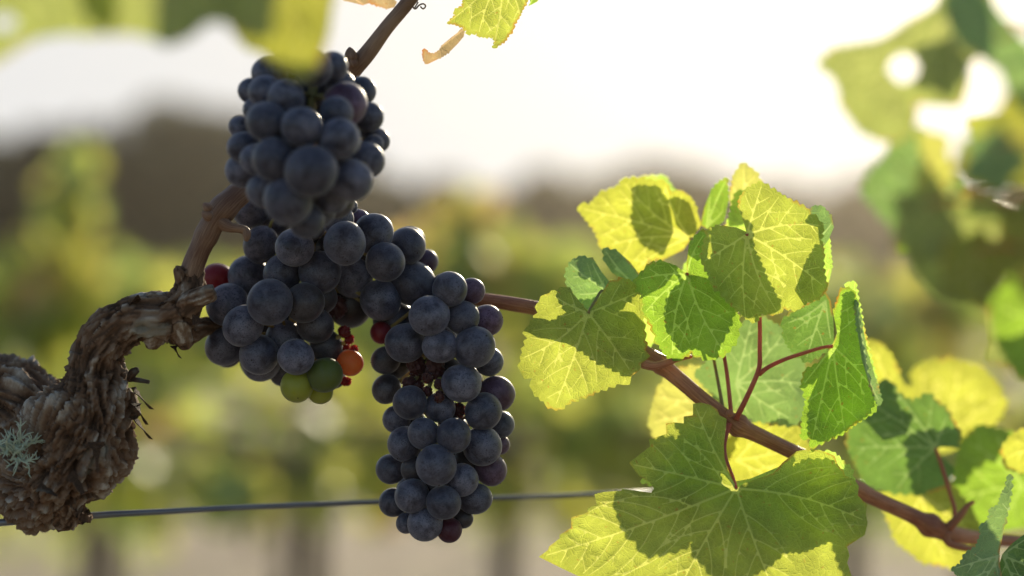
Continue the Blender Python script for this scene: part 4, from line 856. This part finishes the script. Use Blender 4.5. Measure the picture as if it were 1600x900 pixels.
# ---- upper centre leaf with a dried curl
s2 = thing('leaf_spray', 'toothed green leaf and dry curled scrap hanging from the top edge against white sky', 'vine shoot', at(780, -60, .71))
fin(cane([(700, -80, .705, 8), (780, -70, .71, 7), (880, -75, .715, 6)], CANE_GREY, 'cane', s2))
s7 = 4.2105
P = cr([(760, -260), (830, -80), (860, -5), (850, 40), (800, 65), (805, 100), (750, 155), (800, 160), (850, 180), (880, 200), (880, 225), (945, 220), (955, 240), (1000, 245), (1055, 245), (1065, 270), (1052, 318), (1090, 300), (1135, 270), (1160, 230), (1185, 200), (1195, 160), (1230, 110), (1245, 70), (1275, 20), (1290, -60), (1270, -260)], s7, 520, 0)
vine_leaf(s2, P, (785, -45), [(700, 35), (748, 52), (771, 74), (815, 30)], .700, 'fresh', seed=51, tooth=6, tilt=(.004, 0), wave=1.3, petiole=[(785, -62, .705, 2.6), (782, -70, .71, 3)], label='toothed green leaf hanging against the sky')
P = cr([(1290, -40), (1300, 15), (1285, 40), (1310, 30), (1345, 10), (1370, -20), (1360, -60)], s7, 520, 0)
vine_leaf(s2, P, (840, -14), [(828, 8)], .705, 'green', seed=52, tooth=5, sp=4)
P = cr([(845, 185), (870, 200), (862, 240), (820, 290), (770, 340), (700, 385), (625, 422), (600, 405), (590, 370), (592, 325), (610, 322), (625, 345), (665, 355), (700, 330), (720, 295), (780, 245), (820, 215)], s7, 520, 0)
vine_leaf(s2, P, (724, 46), [(664, 96)], .712, 'russet', seed=53, tooth=5, sp=4, tilt=(.006, 0), wave=1.6, label='dry curled brown and cream leaf scrap')
P = cr([(60, -30), (70, 5), (120, 15), (200, 35), (240, 20), (300, 40), (360, 58), (405, 48), (420, 20), (400, -10), (330, -40)], s7, 520, 0)
vine_leaf(vine, P, (545, -12), [(610, 10), (570, 8)], .72, 'russet', seed=54, tooth=5, sp=4, label='pinkish green leaf edge beside the upper cane', petiole=[(560, -30, .72, 2), (640, -10, .712, 2.4)])
# tendril beside the upper cane
mb = MB(); tp = [at(*a) for a in spline([(641, 2, .706), (648, 14, .705), (655, 8, .704), (662, 6, .704), (665, 10, .704), (661, 14, .703), (657, 10, .703)], 2)]
mb.tube(tp, [.0003] * len(tp), 6); mb.tube([at(648, 12, .705), at(653, 4, .705), at(650, 0, .706)], [.0003, .0003, .0002], 6); mb.build('tendril', [CANE_GREY], vine, attr=True)

# ---- foreground blurred leaves, top left
s3 = thing('leafy_shoot', 'large blurred green and yellow leaves in the foreground along the top left', 'vine shoot', at(200, -250, .46))
fin(cane([(-250, -230, .46, 10), (200, -250, .46, 9), (650, -260, .47, 8)], CANE_GREY, 'cane', s3, 12, 20))
P = [(352, -90), (350, 20), (368, 52), (385, 75), (410, 82), (430, 102), (462, 122), (484, 118), (500, 92), (512, 55), (520, 0), (535, -90), (440, -150)]
vine_leaf(s3, P, (440, -90), [(475, 110), (370, 40), (515, 10)], .50, 'mustard', seed=61, tooth=14, sp=11, petiole=[(430, -160, .48, 3), (420, -250, .46, 3)], label='yellow blurred leaf overlapping the top of the upper bunch')
P = [(120, -120), (130, 20), (170, 55), (200, 50), (240, 60), (262, 72), (300, 55), (322, 35), (350, 33), (372, 54), (420, 60), (440, -60), (330, -150), (200, -160)]
vine_leaf(s3, P, (260, -90), [(180, 45), (262, 64), (345, 28)], .46, 'olive', seed=62, tooth=16, sp=11, petiole=[(260, -170, .47, 3), (250, -250, .46, 3)])
P = [(-140, -140), (-140, 130), (-60, 120), (0, 92), (40, 66), (70, 56), (110, 52), (150, 56), (180, 40), (180, -120), (20, -180)]
vine_leaf(s3, P, (20, -100), [(-100, 110), (60, 50), (150, 40)], .46, 'olive', seed=63, tooth=16, sp=12, holes=[(6, 36, 20, 13)], petiole=[(30, -180, .47, 3), (40, -240, .46, 3)])

# ---- foreground blurred leaves, upper right
s4 = thing('leafy_shoot', 'hanging mass of strongly blurred leaves in the foreground at the upper right', 'vine shoot', at(1640, -120, .50))
fin(cane([(1450, -200, .50, 8), (1600, -120, .50, 9), (1660, 100, .50, 9), (1650, 400, .52, 8), (1640, 600, .54, 7)], CANE_RED, 'cane', s4, 12, 15))
P = [(1474, -30), (1462, 8), (1438, 24), (1404, 46), (1370, 66), (1335, 70), (1300, 78), (1276, 100), (1300, 118), (1312, 140), (1314, 165), (1340, 200), (1370, 218), (1400, 222), (1428, 205), (1432, 170), (1428, 160), (1500, 165), (1512, 130), (1512, 100), (1530, 85), (1550, 40), (1546, -20), (1520, -60)]
vine_leaf(s4, P, (1480, 30), [(1290, 98), (1320, 160), (1390, 210), (1500, 150)], .52, 'olive', seed=71, tooth=14, sp=10, holes=[(1412, 107, 24, 23)], petiole=[(1520, -40, .51, 3), (1560, -130, .50, 3)], label='green and yellow blurred leaf with a round hole showing sky')
P = [(1470, -60), (1470, 10), (1490, 60), (1520, 85), (1560, 100), (1580, 140), (1620, 160), (1660, 140), (1660, -10), (1600, 66), (1590, 52), (1570, 20), (1545, -2), (1540, -60)]
P = [(1468, -60), (1474, 10), (1500, 70), (1530, 90), (1562, 106), (1576, 150), (1620, 190), (1690, 160), (1690, 60), (1612, 70), (1590, 50), (1566, 22), (1542, -6), (1530, -60)]
vine_leaf(s4, P, (1560, 60), [(1485, 0), (1610, 170)], .49, 'teal', seed=72, tooth=14, sp=10, petiole=[(1610, 40, .49, 3), (1655, 60, .50, 3)])
P = [(1575, 145), (1562, 170), (1530, 206), (1500, 230), (1490, 262), (1510, 290), (1550, 300), (1590, 290), (1660, 300), (1660, 130)]
vine_leaf(s4, P, (1640, 180), [(1505, 240), (1540, 290), (1580, 160)], .49, 'mustard', seed=73, tooth=14, sp=10, petiole=[(1660, 190, .5, 3)])
P = [(1392, 212), (1386, 240), (1356, 272), (1345, 300), (1372, 330), (1400, 360), (1440, 370), (1490, 330), (1500, 290), (1470, 240), (1440, 200), (1420, 205)]
vine_leaf(s4, P, (1500, 300), [(1350, 296), (1400, 215), (1430, 365)], .54, 'teal', seed=74, tooth=14, sp=10, petiole=[(1560, 300, .53, 3), (1655, 320, .52, 3)])
P = [(1400, 350), (1430, 340), (1500, 300), (1560, 310), (1590, 350), (1580, 400), (1560, 450), (1520, 480), (1470, 470), (1430, 430)]
vine_leaf(s4, P, (1560, 360), [(1410, 355), (1440, 430), (1510, 475)], .53, 'olive', seed=75, tooth=14, sp=10, petiole=[(1655, 400, .52, 3)])
P = [(1560, 330), (1600, 310), (1660, 320), (1660, 480), (1610, 470), (1570, 420)]
vine_leaf(s4, P, (1640, 400), [(1570, 340), (1590, 450)], .49, 'mustard', seed=76, tooth=14, sp=10)
P = [(1432, 200), (1460, 206), (1485, 215), (1480, 240), (1490, 270), (1478, 300), (1462, 318), (1440, 310), (1428, 285), (1440, 250)]
vine_leaf(s4, P, (1460, 210), [(1455, 305)], .51, 'pale', seed=77, tooth=10, sp=8, wave=2.5, label='pale dry curled leaf among the blurred foreground leaves')
P = [(1545, 470), (1575, 440), (1620, 450), (1660, 520), (1640, 600), (1590, 590), (1560, 540)]
vine_leaf(s4, P, (1640, 500), [(1560, 480), (1590, 580)], .56, 'green', seed=78, tooth=14, sp=10, petiole=[(1648, 470, .53, 3)])

for i, (cx_, cy_, rx, ry, dd_, mt_) in enumerate([(1475, 60, 40, 40, .56, 'green'), (1590, 230, 80, 60, .57, 'fresh'), (1470, 350, 70, 60, .58, 'green'), (1600, 380, 60, 70, .56, 'green'), (1445, 345, 50, 55, .50, 'olive'), (1520, 420, 50, 60, .50, 'mustard'), (1600, 520, 60, 60, .59, 'olive'), (1550, 250, 50, 50, .47, 'teal')]):  # leaves added to fill the mass; those behind dapple it with shade
    rg = random.Random(300 + i); P = []
    for k in range(15):
        a = 2 * pi * k / 15; q = 1 + .22 * cos(a * 5 + rg.uniform(-.3, .3)); P.append((cx_ + rx * q * cos(a), cy_ + ry * q * sin(a)))
    vine_leaf(s4, P, (cx_ + 5, cy_ - ry * .5), [(cx_ + rx * cos(a), cy_ + ry * sin(a)) for a in (.3, 1.5, 2.7)], dd_, mt_, seed=320 + i, tooth=14, sp=11, petiole=[((cx_ + 1650) / 2, cy_ - ry * .6, dd_ - .01, 3), (1655, cy_, .51, 3)])
